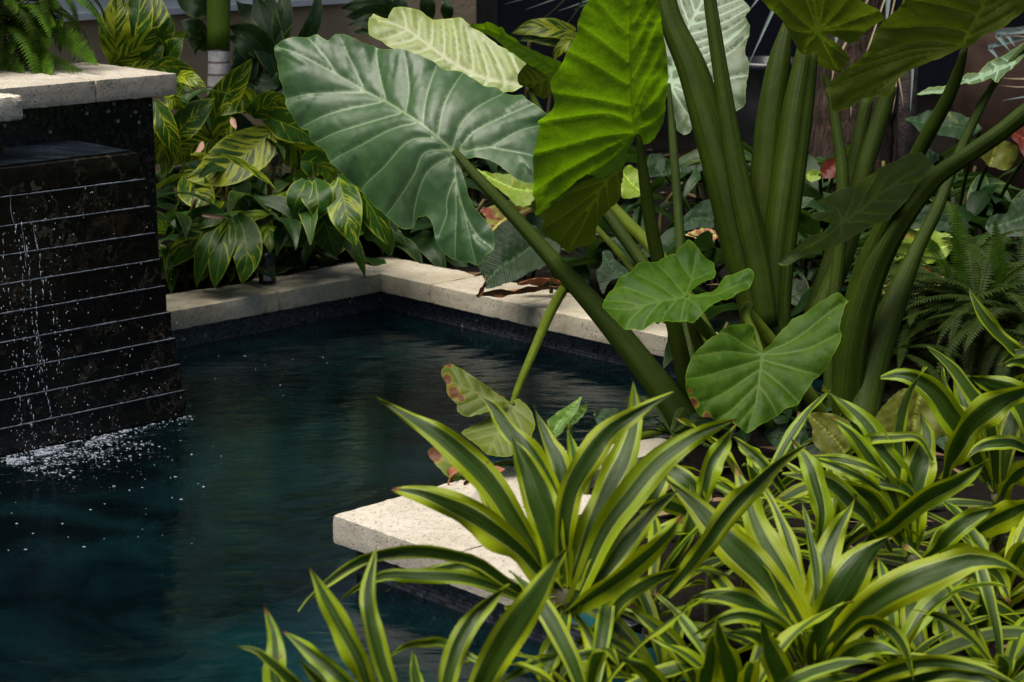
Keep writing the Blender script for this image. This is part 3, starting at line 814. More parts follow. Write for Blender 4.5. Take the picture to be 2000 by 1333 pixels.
def blade(name, parent, mat, depth, normal, pieces, grid=5.0, quilt=.004, ruffle=.006, cup=0.0, fold=0.0, brown=None, label=None, seed=0, lowf=.008, vw=2.6):
    """a leaf blade: outline, veins and rib traced in the picture, laid out on the leaf's own plane
    at its own distance, then quilted between the veins, cupped along the rib and ruffled at the rim"""
    V = []; F = []; VD = []; ED = []; BR = []
    for pi_, pc_ in enumerate(pieces):
        outl, J, mid, veins = pc_[:4]
        dpt = pc_[4] if len(pc_) > 4 else depth
        N = cv(*(pc_[5] if len(pc_) > 5 else normal))
        out = smooth_closed(outl, grid * 1.1)
        O0 = P(J[0], J[1], dpt)
        xs = [p[0] for p in out]; ys = [p[1] for p in out]
        px = []; rr = random.Random(seed + pi_)
        y = min(ys); row = 0
        while y < max(ys):
            x = min(xs) + (row % 2) * grid * .5
            while x < max(xs):
                px.append((x + rr.uniform(-.12, .12) * grid, y + rr.uniform(-.12, .12) * grid)); x += grid
            y += grid * .87; row += 1
        px = np.array(px)
        ok = pip(px[:, 0], px[:, 1], out)
        oa = out; ob = out[1:] + out[:1]
        ed, _, _ = segdist(px[:, 0], px[:, 1], oa, ob)
        px = px[ok & (ed > grid * .55)]
        midr = [tuple(q[:2]) for q in catmull(mid, 110)]
        lines = [(midr, 1.7)] + [([tuple(q[:2]) for q in catmull(v, max(6, int(sum(math.hypot(v[i + 1][0] - v[i][0], v[i + 1][1] - v[i][1]) for i in range(len(v) - 1)) / (grid * .6))))], 1.0) for v in veins]
        SA = []; SB = []; SW = []
        for ln, wgt in lines:
            m_ = len(ln) - 1
            for i in range(m_):
                SA.append(ln[i]); SB.append(ln[i + 1]); SW.append(wgt * (1.25 - .85 * i / m_))
        vp = np.array([p for ln, _ in lines for p in ln])
        ok = pip(vp[:, 0], vp[:, 1], out)
        e2, _, _ = segdist(vp[:, 0], vp[:, 1], oa, ob)
        vp = vp[ok & (e2 > grid * .4)]
        dv_, _, _ = segdist(px[:, 0], px[:, 1], SA, SB)
        px = px[dv_ > grid * .55]
        r = delaunay_2d_cdt([Vector(p) for p in out] + [Vector(p) for p in vp] + [Vector(p) for p in px], [(i, (i + 1) % len(out)) for i in range(len(out))], [], 1, 1e-3)
        pv = np.array([(v[0], v[1]) for v in r[0]])
        d, si, st = segdist(pv[:, 0], pv[:, 1], SA, SB)
        ed, ei, et = segdist(pv[:, 0], pv[:, 1], oa, ob)
        SWa = np.array(SW)[si]
        dm, mi, mt = segdist(pv[:, 0], pv[:, 1], midr[:-1], midr[1:])
        size = max(max(xs) - min(xs), max(ys) - min(ys))
        md = np.array(midr[-1]) - np.array(midr[0])
        side = np.sign((pv[:, 0] - midr[0][0]) * md[1] - (pv[:, 1] - midr[0][1]) * md[0])
        n0 = len(V)
        m2p = dpt / FPX
        for i in range(len(pv)):
            x, y = pv[i]
            rd = ray(x, y); p = CAM + rd * ((O0 - CAM).dot(N) / rd.dot(N))
            h = quilt * (1 - math.exp(-(d[i] / 9.0) ** 1.25)) - quilt * .5
            rim = math.exp(-ed[i] / (size * .055))
            s = (ei[i] + et[i]) * grid
            h += ruffle * rim * (math.sin(s / 17.0 + seed) * .6 + mnoise.noise(Vector((s / 30.0, seed * 3.1, 0))) * 1.2)
            h += lowf * mnoise.noise(Vector((x / 130.0, y / 130.0, seed * 2.3)))
            h += quilt * .18 * mnoise.noise(Vector((x / 16.0, y / 16.0, seed))) * min(1, d[i] / 8)
            h += cup * (dm[i] / size) ** 2 * size * m2p * 2 + fold * dm[i] * m2p
            V.append(p + N * h)
        F += [tuple(q + n0 for q in f) for f in r[2]]
        VD += list(d / (vw * SWa)); ED += list(ed)
        if brown:
            b = np.zeros(len(pv))
            for bx, by, brad in brown:
                b = np.maximum(b, 1.15 - np.hypot(pv[:, 0] - bx, pv[:, 1] - by) / brad)
            BR += list(b)
    at = {'vd': VD, 'ed': ED}
    if brown: at['br'] = BR
    o = obj(name, V, F, MT[mat], parent, at)
    if label: o['label'] = label
    return o
def stalk(parent, pts, mat='stalk', name='leaf_stalk', sides=27, groove=0.0, label=None, ridge=.022):
    """pts: x, y, distance, width in the picture"""
    q = catmull(pts, max(12, len(pts) * 5))
    v, f, u, va = tube([P(p[0], p[1], p[2]) for p in q], [max(.3, p[3]) / 2 * p[2] / FPX for p in q], sides, True, ridge, groove)
    o = obj(name, v, f, MT[mat], parent, {'u': u, 'v': va})
    if label: o['label'] = label
    return o
def dp(pts, d0, d1):
    n = len(pts) - 1
    return [(p[0], p[1], d0 + (d1 - d0) * i / n, p[2]) for i, p in enumerate(pts)]
BIGB = P(1510, 815, 4.22); BIGB.z = -.03
e1 = thing('elephant_ear_plant', BIGB, 'largest elephant ear plant with thick trunk-like stalks and a glowing upright leaf', 'elephant ear plant', 'elephant ear plants')
b2 = P(1340, 845, 4.08); b2.z = -.03
e2 = thing('elephant_ear_plant', b2, 'elephant ear plant leaning left with the big silvery leaf over the pool', 'elephant ear plant', 'elephant ear plants')
b3 = P(1680, 850, 4.02); b3.z = -.03
e3 = thing('elephant_ear_plant', b3, 'elephant ear plant at the right whose crossing stalks rise beside the ferns', 'elephant ear plant', 'elephant ear plants')

# --- the leaning plant
s = stalk(e2, dp([(888, 296, 13), (935, 350, 22), (1010, 430, 27), (1090, 520, 33), (1180, 620, 45), (1260, 720, 54), (1320, 800, 60), (1350, 850, 60)], 4.30, 4.08), groove=.1)
L1o = T2([(115, 262), (190, 225), (265, 185), (320, 178), (375, 212), (430, 180), (490, 190), (545, 215), (590, 205), (650, 230), (740, 238), (830, 265), (900, 285), (975, 330), (1035, 313), (1090, 350), (1150, 385), (1200, 368), (1240, 395), (1333, 400), (1360, 432), (1408, 459), (1470, 507), (1480, 520), (1464, 600), (1450, 760), (1432, 880), (1336, 888), (1277, 853), (1226, 818), (1120, 803), (1058, 800), (1050, 840), (1080, 950), (1110, 1040), (1190, 1130), (1195, 1200), (1180, 1245), (1100, 1305), (1060, 1290), (980, 1265), (940, 1250), (885, 1195), (870, 1100), (850, 1065), (790, 1060), (740, 1100), (690, 1105), (620, 1050), (550, 990), (470, 900), (400, 845), (350, 800), (320, 740), (250, 690), (240, 640), (190, 620), (140, 520), (130, 430), (110, 350)])
L1v = [[(420, 380), (360, 300), (265, 190)], [(550, 450), (500, 340), (435, 190)], [(670, 515), (630, 380), (600, 220)], [(785, 585), (790, 450), (760, 245)], [(880, 655), (890, 500), (915, 290)], [(955, 710), (980, 560), (1040, 320)], [(1018, 755), (1070, 620), (1190, 460), (1240, 400)], [(1050, 750), (1130, 660), (1333, 500), (1400, 450)], [(1040, 770), (1190, 735), (1333, 620), (1470, 540)], [(1190, 735), (1400, 740), (1450, 790)],
       [(550, 460), (400, 465), (140, 500)], [(650, 518), (450, 550), (200, 620)], [(755, 600), (580, 630), (250, 700)], [(840, 660), (680, 690), (350, 800)], [(930, 730), (800, 750), (650, 850), (500, 920)], [(1010, 770), (880, 800), (800, 900), (620, 1050)], [(1005, 800), (880, 880), (790, 1000), (750, 1090)], [(1020, 790), (1020, 900), (1050, 1050), (1090, 1300)], [(1018, 890), (960, 1000), (950, 1060), (900, 1150)], [(1020, 930), (1000, 1100), (970, 1260)], [(1030, 1000), (1100, 1150), (1190, 1230)]]
blade('leaf_blade', s, 'aloc_silver', 4.30, (-.30, .42, .86), [(L1o, T2([(1025, 775)])[0], T2([(1025, 775), (950, 720), (780, 597), (670, 520), (550, 450), (420, 380), (250, 310), (118, 263)]), [T2(v) for v in L1v])], quilt=.0055, ruffle=.013, lowf=.030, cup=-.55, seed=1, vw=1.5, label='big silvery green leaf blade seen from above')
# torn yellowing leaf drooping over the water
s = stalk(e2, dp([(1112, 545, 20), (1075, 610, 20), (1045, 680, 18), (1015, 750, 15), (1000, 792, 12)], 4.24, 3.80), 'stalk_light')
Z = tile(850, 680, 4.76)
ol = Z([(60, 210), (120, 140), (190, 160), (300, 230), (400, 310), (550, 390), (640, 440), (700, 490), (640, 530), (560, 580), (420, 620), (300, 635), (240, 620), (205, 590), (205, 520), (160, 480), (110, 430), (100, 350), (60, 260)])
o2 = Z([(700, 500), (780, 465), (850, 520), (910, 620), (930, 720), (900, 830), (800, 900), (700, 960), (560, 985), (480, 990), (440, 960), (330, 860), (240, 780), (400, 680), (550, 590), (640, 540)])
m1 = Z([(700, 488), (500, 450), (300, 380), (100, 300)]); m2 = Z([(700, 520), (640, 650), (560, 800), (480, 980)])
blade('leaf_blade', s, 'aloc_yellow', 3.78, (.1, .45, .9), [(ol, m1[0], m1, autoveins(ol, m1[0], m1, 5, (50, 40), basal=())), (o2, m2[0], m2, autoveins(o2, m2[0], m2, 5, (55, 45), basal=(80,)), 3.80, (-.1, .75, .65))], grid=4, quilt=.003, seed=3,
      brown=[(*Z([(110, 300)])[0], 20), (*Z([(170, 420)])[0], 22), (*Z([(240, 470)])[0], 14), (*Z([(130, 150)])[0], 13), (*Z([(600, 420)])[0], 8)], label='drooping leaf blade with scorched orange brown margin')
s = stalk(e2, dp([(905, 935, 8), (940, 920, 9), (985, 905, 10), (1060, 900, 12), (1300, 840, 14)], 3.55, 4.0), 'stalk_light')
ol = [(835, 885), (850, 880), (880, 890), (935, 905), (925, 925), (890, 940), (870, 932), (845, 900)]
blade('leaf_blade', s, 'aloc_yellow', 3.52, (0, .7, .7), [(ol, (925, 915), [(925, 915), (880, 905), (840, 888)], [])], grid=4, brown=[(850, 890, 30)], label='small scorched leaf blade tip')

# --- the largest plant
def st(pts, d0, d1, plant=e1, **k): return stalk(plant, dp(pts, d0, d1), **k)
trunk1 = st([(1150, -520, 8), (1215, -260, 20), (1285, -60, 35), (1310, 40, 46), (1350, 130, 58), (1385, 240, 70), (1420, 350, 84), (1455, 480, 94), (1488, 600, 92), (1510, 720, 92), (1520, 830, 92)], 4.42, 4.2, groove=.16, label='thickest arching stalk')
st([(1352, -560, 7), (1368, -300, 15), (1383, -40, 24), (1395, 60, 28), (1412, 170, 32), (1430, 280, 38), (1452, 400, 46), (1480, 520, 46), (1500, 640, 40)], 4.32, 4.17, groove=.1)
t3a = st([(1538, 45, 18), (1522, 120, 44), (1506, 220, 54), (1496, 330, 60), (1490, 420, 62), (1500, 560, 62), (1515, 700, 60), (1525, 830, 60)], 4.4, 4.25)
t3b = st([(1577, 100, 44), (1560, 200, 60), (1546, 300, 64), (1532, 400, 66), (1518, 520, 64), (1514, 640, 60), (1522, 830, 60)], 4.36, 4.2, groove=.22)
s3 = st([(1247, 262, 10), (1258, 350, 22), (1275, 460, 27), (1298, 560, 28), (1322, 660, 32), (1345, 760, 36), (1380, 840, 36)], 4.06, 4.15)
s4 = st([(1306, 165, 8), (1316, 300, 17), (1325, 420, 18), (1330, 500, 20), (1342, 640, 22), (1360, 760, 24), (1400, 840, 26)], 4.7, 4.24)
st([(1165, 446, 12), (1205, 490, 13), (1245, 540, 14), (1310, 630, 16), (1380, 760, 18), (1440, 840, 18)], 4.75, 4.3, mat='stalk_light')
st([(1193, 400, 20), (1235, 445, 24), (1270, 480, 26), (1330, 560, 27), (1400, 690, 28), (1460, 840, 28)], 4.7, 4.3, mat='stalk_light')
s9 = st([(1341, 578, 7), (1345, 620, 12), (1362, 680, 15), (1400, 760, 18), (1450, 840, 20)], 3.9, 4.1, mat='stalk_light')
s10 = st([(1489, 690, 8), (1475, 655, 14), (1458, 622, 18), (1462, 596, 20)], 3.88, 3.96, mat='stalk_light')
st([(1452, 600, 20), (1500, 660, 27), (1560, 742, 28), (1606, 815, 28), (1640, 880, 26)], 3.95, 4.05, mat='stalk_light')
st([(1340, 600, 20), (1372, 640, 23), (1410, 680, 24), (1470, 760, 26), (1510, 840, 26)], 4.0, 4.12, mat='stalk_light')
# glowing upright leaf seen from below, and its dark drooping half
L3 = T3([(385, 0), (440, -130), (560, -260), (650, -330), (720, -160), (755, 0), (775, 100), (800, 250), (810, 400), (805, 520), (790, 620), (740, 720), (690, 762), (662, 750), (648, 722), (636, 745), (600, 790), (585, 850), (500, 890), (440, 920), (390, 910), (330, 955), (220, 1010), (150, 1058), (105, 1065), (110, 1000), (90, 950), (100, 880), (95, 800), (115, 700), (130, 620), (125, 590), (190, 540), (210, 500), (190, 400), (240, 330), (270, 270), (300, 210), (330, 170), (340, 100)])
L3m = T3([(648, 724), (630, 600), (620, 400), (615, 200), (617, 0), (640, -300)])
L3v = [T3(v) for v in ([(640, 712), (450, 720), (110, 770)], [(640, 720), (400, 820), (100, 950)], [(635, 660), (480, 600), (130, 600)], [(630, 575), (400, 510), (195, 460)], [(625, 465), (520, 400), (280, 250)], [(620, 350), (480, 230), (340, 120)], [(615, 200), (520, 100), (420, -20)], [(615, 60), (540, -50), (470, -150)], [(668, 690), (740, 640), (800, 590)], [(645, 660), (700, 500), (800, 330)], [(636, 600), (680, 480), (790, 250)], [(640, 640), (760, 520), (805, 450)], [(625, 430), (680, 330), (770, 120)], [(620, 300), (670, 200), (755, 10)], [(617, 150), (680, 50), (740, -60)], [(645, 726), (500, 840), (200, 1010)])]
Z = tile(900, 300, 4.443)
L3d = Z([(1430, 110), (1380, 125), (1300, 160), (1180, 195), (1090, 185), (1040, 230), (850, 310), (700, 375), (610, 410), (615, 490), (730, 590), (700, 680), (870, 790), (930, 865), (1000, 820), (1130, 780), (1170, 740), (1165, 660), (1210, 550), (1290, 500), (1390, 410), (1395, 300), (1400, 130)])
L3dm = Z([(1400, 125), (1280, 230), (1150, 450), (940, 850)])
L3dv = [Z(v) for v in ([(1280, 225), (1000, 330), (640, 440)], [(1240, 290), (950, 500), (730, 640)], [(1180, 390), (980, 600), (850, 770)], [(1270, 245), (1280, 350), (1290, 490)], [(1210, 340), (1190, 480), (1180, 620)], [(1350, 160), (1370, 250), (1385, 390)])]
blade('leaf_blade', s3, 'aloc_bright', 4.05, (.10, -.50, .86), [(L3, L3m[0], L3m, L3v)], quilt=.006, ruffle=.008, lowf=.012, cup=.22, seed=5, vw=1.6, label='upright leaf blade glowing yellow green with light through it')
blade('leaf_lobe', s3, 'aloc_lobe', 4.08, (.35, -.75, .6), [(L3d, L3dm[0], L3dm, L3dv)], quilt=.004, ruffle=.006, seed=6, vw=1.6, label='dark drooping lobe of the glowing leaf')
# pale leaf behind the trunks
L4 = T3([(785, 90), (870, -40), (1000, -130), (1150, -70), (1210, 0), (1242, 45), (1215, 95), (1240, 140), (1235, 190), (1213, 260), (1235, 330), (1226, 400), (1220, 540), (1190, 570), (1160, 588), (1120, 560), (1020, 570), (970, 640), (930, 700), (895, 712), (860, 680), (840, 600), (800, 480), (788, 420), (800, 260), (780, 200)])
L4m = T3([(815, 430), (850, 300), (930, 120), (1040, -80)])
blade('leaf_blade', s4, 'aloc_white', 4.75, (-.25, .42, .87), [(L4, L4m[0], L4m, autoveins(L4, L4m[0], L4m, 8, (60, 45), basal=(80, 110, 140)))], grid=6, quilt=.006, ruffle=.010, seed=7, label='pale leaf blade behind the thick stalks')
# dark leaf overhead at the top
Z = tile(1450, 0, 4.443)
L5 = Z([(150, -60), (200, 30), (240, 100), (350, 190), (400, 280), (440, 340), (480, 410), (540, 468), (600, 440), (645, 440), (665, 570), (770, 602), (850, 650), (870, 570), (945, 520), (830, 400), (722, 312), (800, 330), (960, 385), (1040, 345), (1100, 285), (1235, 165), (1180, 95), (1100, 40), (1000, -10), (900, -90), (500, -240)])
L5m = Z([(660, 275), (640, 100), (600, -150)])
L5v = [Z(v) for v in ([(660, 275), (700, 100), (740, -80)], [(660, 270), (600, 120), (520, -100)], [(660, 270), (830, 130), (950, -30)], [(660, 270), (900, 220), (1180, 110)], [(660, 275), (900, 280), (1080, 300)], [(660, 280), (480, 150), (300, -20)], [(650, 280), (450, 260), (360, 190)], [(660, 290), (800, 430), (920, 510)], [(655, 290), (560, 380), (540, 450)], [(665, 300), (740, 450), (830, 620)])]
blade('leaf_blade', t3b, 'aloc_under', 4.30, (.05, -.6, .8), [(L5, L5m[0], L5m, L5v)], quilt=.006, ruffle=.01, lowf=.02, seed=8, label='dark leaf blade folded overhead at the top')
# two small leaves held flat low in front
L9 = T7([(475, 405), (470, 370), (490, 300), (555, 245), (610, 235), (660, 180), (720, 140), (780, 105), (850, 100), (895, 65), (920, 42), (960, 60), (990, 85), (1050, 115), (1060, 180), (1050, 220), (1000, 260), (960, 300), (925, 335), (1000, 318), (1060, 280), (1110, 240), (1170, 220), (1230, 220), (1262, 250), (1230, 300), (1170, 335), (1110, 390), (1030, 430), (970, 460), (930, 485), (870, 480), (800, 495), (740, 485), (680, 490), (600, 480), (560, 470), (500, 430)])
L9m = T7([(908, 348), (760, 365), (620, 385), (480, 390)])
L9v = [T7(v) for v in ([(905, 345), (940, 200), (960, 75)], [(915, 350), (1080, 320), (1240, 250)], [(900, 340), (850, 250), (760, 140)], [(860, 352), (760, 270), (640, 220)], [(780, 362), (660, 310), (540, 270)], [(690, 375), (590, 350), (490, 330)], [(910, 355), (960, 400), (990, 440)], [(905, 360), (890, 420), (880, 475)], [(860, 358), (800, 430), (780, 490)], [(780, 366), (710, 430), (680, 485)], [(690, 378), (620, 430), (590, 475)], [(930, 230), (1000, 190), (1050, 170)], [(935, 210), (890, 150), (860, 105)])]
blade('leaf_blade', s9, 'aloc_mid', 3.9, (-.05, .72, .68), [(L9, L9m[0], L9m, L9v)], grid=4, quilt=.005, ruffle=.016, lowf=.028, seed=9, vw=1.7, label='small mid green leaf blade held flat over the coping')
L10 = [(1347, 709), (1336, 746), (1337, 776), (1351, 799), (1367, 816), (1400, 815), (1430, 830), (1457, 848), (1478, 836), (1500, 822), (1522, 810), (1556, 795), (1586, 752), (1612, 727), (1631, 694), (1636, 675), (1632, 656), (1644, 617), (1650, 611), (1627, 596), (1605, 604), (1575, 615), (1545, 628), (1522, 650), (1505, 672), (1489, 682), (1478, 672), (1472, 655), (1476, 640), (1468, 631), (1431, 641), (1409, 652), (1382, 671), (1360, 692)]
L10m = [(1489, 688), (1484, 730), (1475, 790), (1458, 846)]
L10v = [[(1489, 688), (1560, 660), (1640, 610)], [(1489, 690), (1570, 690), (1630, 672)], [(1488, 700), (1560, 730), (1600, 740)], [(1486, 720), (1540, 770), (1560, 790)], [(1482, 755), (1510, 795), (1518, 812)], [(1487, 686), (1440, 665), (1405, 655)], [(1487, 690), (1420, 690), (1350, 705)], [(1487, 700), (1400, 730), (1338, 750)], [(1485, 720), (1410, 770), (1352, 798)], [(1482, 750), (1430, 800), (1400, 815)], [(1478, 785), (1455, 815), (1440, 835)]]
blade('leaf_blade', s10, 'aloc_green', 3.86, (.05, .5, .86), [(L10, L10m[0], L10m, L10v)], grid=4, quilt=.006, ruffle=.010, lowf=.02, cup=.2, seed=10, vw=1.7, brown=[(1352, 795, 17), (1380, 815, 14), (1345, 775, 8), (1614, 640, 4)], label='lower leaf blade with pale quilted ribs and brown nicks')
# leaves behind at the top left
Z = tile(880, 0, 5.553)
s2 = st([(1026, 156, 8), (1060, 230, 16), (1120, 330, 20), (1230, 480, 24), (1390, 700, 28), (1480, 830, 30)], 4.95, 4.32)
L2 = T2([(592, 112), (610, 72), (650, 92), (690, 110), (720, 60), (770, 45), (800, 60), (850, 57), (900, 77), (940, 97), (1010, 95), (1080, 120), (1140, 160), (1200, 190), (1260, 240), (1330, 270), (1405, 325), (1395, 430), (1333, 470), (1200, 500), (1000, 420), (830, 300), (740, 270), (660, 230), (595, 205)])
L2m = T2([(1400, 430), (1200, 410), (1005, 315), (890, 230), (780, 155), (640, 110)])
blade('leaf_blade', s2, 'aloc_pale', 4.95, (-.1, .55, .83), [(L2, L2m[0], L2m, autoveins(L2, L2m[0], L2m, 9, (68, 50), basal=(100,)))], grid=6, quilt=.008, ruffle=.012, lowf=.015, seed=11, label='pale yellow green leaf blade behind the silvery one')
s2b = st([(1092, 150, 8), (1100, 240, 15), (1150, 360, 20), (1260, 520, 24), (1400, 710, 26), (1490, 830, 28)], 4.88, 4.3)
L2b = Z([(180, 285), (260, 255), (345, 265), (390, 230), (440, 250), (520, 295), (550, 290), (620, 380), (690, 410), (760, 480), (870, 530), (950, 570), (1060, 620), (1185, 668), (1260, 760), (1200, 860), (1080, 840), (960, 770), (880, 730), (820, 690), (700, 600), (580, 520), (490, 420), (330, 340)])
L2bm = Z([(1190, 780), (950, 650), (600, 420), (190, 285)])
L2c = Z([(820, 700), (960, 760), (1060, 830), (1110, 900), (1090, 1050), (1010, 1080), (960, 1060), (900, 1010), (830, 950), (740, 920), (720, 850), (740, 780)])
L2cm = Z([(1080, 860), (950, 900), (740, 900)])
blade('leaf_blade', s2b, 'aloc_bright', 4.88, (.25, -.2, .95), [(L2b, L2bm[0], L2bm, autoveins(L2b, L2bm[0], L2bm, 6, (45, 35), basal=()))], grid=5, seed=12, label='narrow bright green leaf blade seen edge on')
blade('leaf_lobe', s2b, 'aloc_lobe', 4.90, (.2, -.7, .6), [(L2c, L2cm[0], L2cm, autoveins(L2c, L2cm[0], L2cm, 4, basal=()))], grid=5, seed=13)

# --- the plant at the right
s7 = st([(2030, 60, 10), (1950, 152, 13), (1905, 230, 19), (1865, 320, 21), (1830, 410, 25), (1790, 490, 30), (1752, 580, 48), (1715, 680, 60), (1690, 780, 66), (1680, 860, 62)], 4.4, 4.05, e3)
st([(2420, -40, 14), (2230, 90, 28), (2060, 180, 36), (1950, 262, 34), (1880, 310, 34), (1832, 343, 36), (1790, 390, 40), (1740, 460, 50), (1700, 545, 56), (1668, 660, 60), (1655, 790, 60), (1655, 850, 60)], 4.0, 4.1, e3, groove=.12)
s6 = st([(1886, 92, 10), (1872, 140, 22), (1850, 195, 27), (1820, 250, 29), (1785, 315, 30), (1745, 400, 32), (1700, 500, 36), (1660, 640, 44), (1650, 850, 46)], 3.92, 4.12, e3)
st([(1612, 150, 14), (1625, 190, 18), (1635, 260, 22), (1645, 340, 25), (1643, 450, 25), (1628, 600, 24), (1620, 740, 24), (1630, 850, 26)], 4.34, 4.16, e3)
st([(1738, 170, 30), (1710, 260, 34), (1685, 340, 37), (1668, 430, 38), (1640, 520, 40), (1600, 610, 42), (1560, 690, 44), (1550, 830, 46)], 4.36, 4.24, e3)
st([(1695, 190, 24), (1672, 300, 28), (1655, 380, 28), (1630, 480, 30), (1590, 600, 32), (1560, 700, 32)], 4.42, 4.3, e3)
Z = tile(1500, 0, 2.6667)
L6 = Z([(700, 0), (690, 22), (610, 100), (570, 150), (530, 230), (480, 290), (400, 340), (300, 430), (325, 470), (330, 520), (350, 550), (390, 542), (440, 530), (480, 500), (560, 488), (620, 490), (655, 440), (690, 390), (800, 340), (900, 300), (1000, 262), (1018, 262), (1060, 240), (1110, 190), (1200, 150), (1333, 62), (1450, -20), (1500, -150), (1300, -280), (1000, -210), (800, -110)])
L6m = Z([(1016, 250), (1050, 170), (1100, 70), (1140, -20), (1250, -250)])
L6v = [Z(v) for v in ([(1095, 75), (900, 25), (720, -20)], [(1050, 170), (850, 140), (590, 150)], [(1018, 240), (800, 215), (500, 290)], [(1010, 252), (750, 265), (420, 350)], [(1008, 256), (700, 310), (315, 430)], [(1005, 260), (750, 350), (400, 510)], [(1005, 260), (800, 320), (560, 470)], [(1110, 50), (1200, 10), (1300, -120)], [(1070, 130), (1250, 20), (1400, -60)], [(1035, 210), (1130, 150), (1290, 60)], [(1120, 20), (950, -80), (850, -110)])]
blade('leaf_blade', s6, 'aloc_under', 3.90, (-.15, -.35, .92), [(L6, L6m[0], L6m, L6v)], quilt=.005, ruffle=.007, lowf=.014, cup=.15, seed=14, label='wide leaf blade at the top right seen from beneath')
Z = tile(1750, 0, 6.06)
L7 = Z([(1700, 450), (1515, 490), (1400, 540), (1200, 690), (1020, 800), (960, 850), (850, 830), (770, 900), (720, 960), (560, 1010), (400, 1040), (240, 1110), (330, 1128), (450, 1092), (560, 1062), (680, 1070), (750, 1022), (840, 1002), (900, 990), (1030, 940), (1130, 890), (1200, 940), (1300, 850), (1400, 760), (1450, 740), (1515, 690), (1700, 600)])
L7m = Z([(1400, 720), (1100, 840), (700, 1010), (260, 1110)])
blade('leaf_blade', s7, 'aloc_white', 4.36, (-.1, .85, .5), [(L7, L7m[0], L7m, autoveins(L7, L7m[0], L7m, 6, (50, 40), basal=()))], grid=4, seed=15, label='wavy pale leaf blade seen edge on')
s8 = st([(1764, 365, 14), (1738, 420, 14), (1700, 470, 15), (1665, 560, 18), (1640, 700, 22), (1640, 850, 24)], 4.0, 4.2, e3)
Z = tile(1500, 300, 2.962)
L8 = Z([(55, 640), (80, 618), (150, 560), (230, 480), (350, 440), (385, 415), (330, 400), (250, 375), (262, 345), (330, 335), (300, 305), (275, 285), (380, 230), (430, 205), (480, 200), (560, 130), (650, 80), (740, 50), (800, 10), (880, -10), (960, 70), (900, 130), (890, 160), (830, 250), (780, 290), (690, 390), (600, 430), (500, 480), (390, 530), (330, 560), (200, 600), (100, 645)])
L8m = Z([(430, 402), (600, 290), (760, 160), (930, 60)])
L8v = [Z(v) for v in ([(430, 402), (300, 500), (70, 635)], [(430, 402), (480, 300), (520, 180)], [(430, 402), (400, 320), (300, 300)], [(430, 404), (550, 400), (620, 420)], [(520, 345), (640, 360), (720, 350)], [(600, 290), (720, 280), (800, 270)], [(500, 355), (560, 250), (640, 100)], [(590, 295), (660, 190), (760, 50)], [(430, 404), (420, 470), (370, 530)], [(700, 210), (790, 180), (880, 170)])]
blade('leaf_blade', s8, 'aloc_greyunder', 3.98, (.1, -.45, .88), [(L8, L8m[0], L8m, L8v)], grid=5, quilt=.003, ruffle=.008, lowf=.016, seed=16, label='dull grey green leaf blade between the stalks')
# ================================================================ strap-leaved striped plants
def strap(name, parent, mat, cl, wid, side, fold=.28, nseg=18, nac=8, prof='strap', wav=.0, seed=0, label=None):
    """a strap leaf along a 3D centre line; side: the sideways direction at each point; wid: full width in metres"""
    n = len(cl); V = []; F = []; U = []; VV = []
    for i in range(n):
        s = i / (n - 1)
        if prof == 'strap':
            wp = min(1.0, .42 + .9 * s ** .8) * (1 - max(0, (s - .35) / .65) ** 2.1) if s < 1 else 0
            wp = max(wp, .012)
        elif prof == 'lance':
            wp = max(.02, math.sin(math.pi * min(1, .04 + s * .96) ** .80) ** .85)
        elif prof == 'blade':
            wp = max(.06, 1 - s ** 1.6)
        else:
            wp = max(.02, math.sin(math.pi * (.03 + .97 * s) ** .9) ** .7)
        t_ = (cl[min(i + 1, n - 1)] - cl[max(i - 1, 0)]).normalized()
        S = side[i]; S = (S - t_ * S.dot(t_)).normalized(); N = S.cross(t_)
        if N.dot(FWD) > 0: N = -N
        fo = fold * (1.0 - .6 * s)
        hw = wid * .5 * wp
        for k in range(nac + 1):
            u = -1 + 2 * k / nac
            au = abs(u)
            wv_ = wav * wid * au ** 2 * mnoise.noise(Vector((s * 5.5, u * .8 + seed * 1.7, seed * 5.3)))
            V.append(cl[i] + S * (u * hw * math.cos(fo)) + N * (math.sin(fo) * hw * (au ** 1.3 - .25) + wv_ - .018 * wid * math.exp(-(u / .18) ** 2)))
            U.append(u); VV.append(s)
    for i in range(n - 1):
        for k in range(nac):
            a = i * (nac + 1) + k
            F.append((a, a + 1, a + nac + 2, a + nac + 1))
    o = obj(name, V, F, MT[mat], parent, {'u': U, 'v': VV})
    if label: o['label'] = label
    return o
def traced(parent, mat, pts, wpx, d0, d1, roll=0.0, fold=.28, prof='strap', wav=.25, seed=0, n=22, name='leaf', label=None, nac=8, bulge=0.0):
    """a leaf whose centre line was traced base to tip; d0, d1 are its distances at base and tip"""
    q = catmull(pts, n); cl = []
    for i, p in enumerate(q):
        s = i / (n - 1)
        cl.append(P(p[0], p[1], d0 + (d1 - d0) * s - bulge * math.sin(math.pi * s)))
    sd = []; tw_ = math.sin(seed * 12.9898) * .55
    for i in range(n):
        t_ = (cl[min(i + 1, n - 1)] - cl[max(i - 1, 0)]).normalized()
        S = t_.cross(FWD)
        S = S.normalized() if S.length > 1e-4 else RT.copy()
        sd.append(Matrix.Rotation(roll + tw_ * (i / n - .5), 3, t_) @ S)
    wm = wpx / FPX * (d0 + d1) * .5 / max(.5, math.cos(roll)) / math.cos(fold * .7)
    return strap(name, parent, mat, cl, wm, sd, fold, prof=prof, wav=wav, seed=seed, label=label, nac=nac)
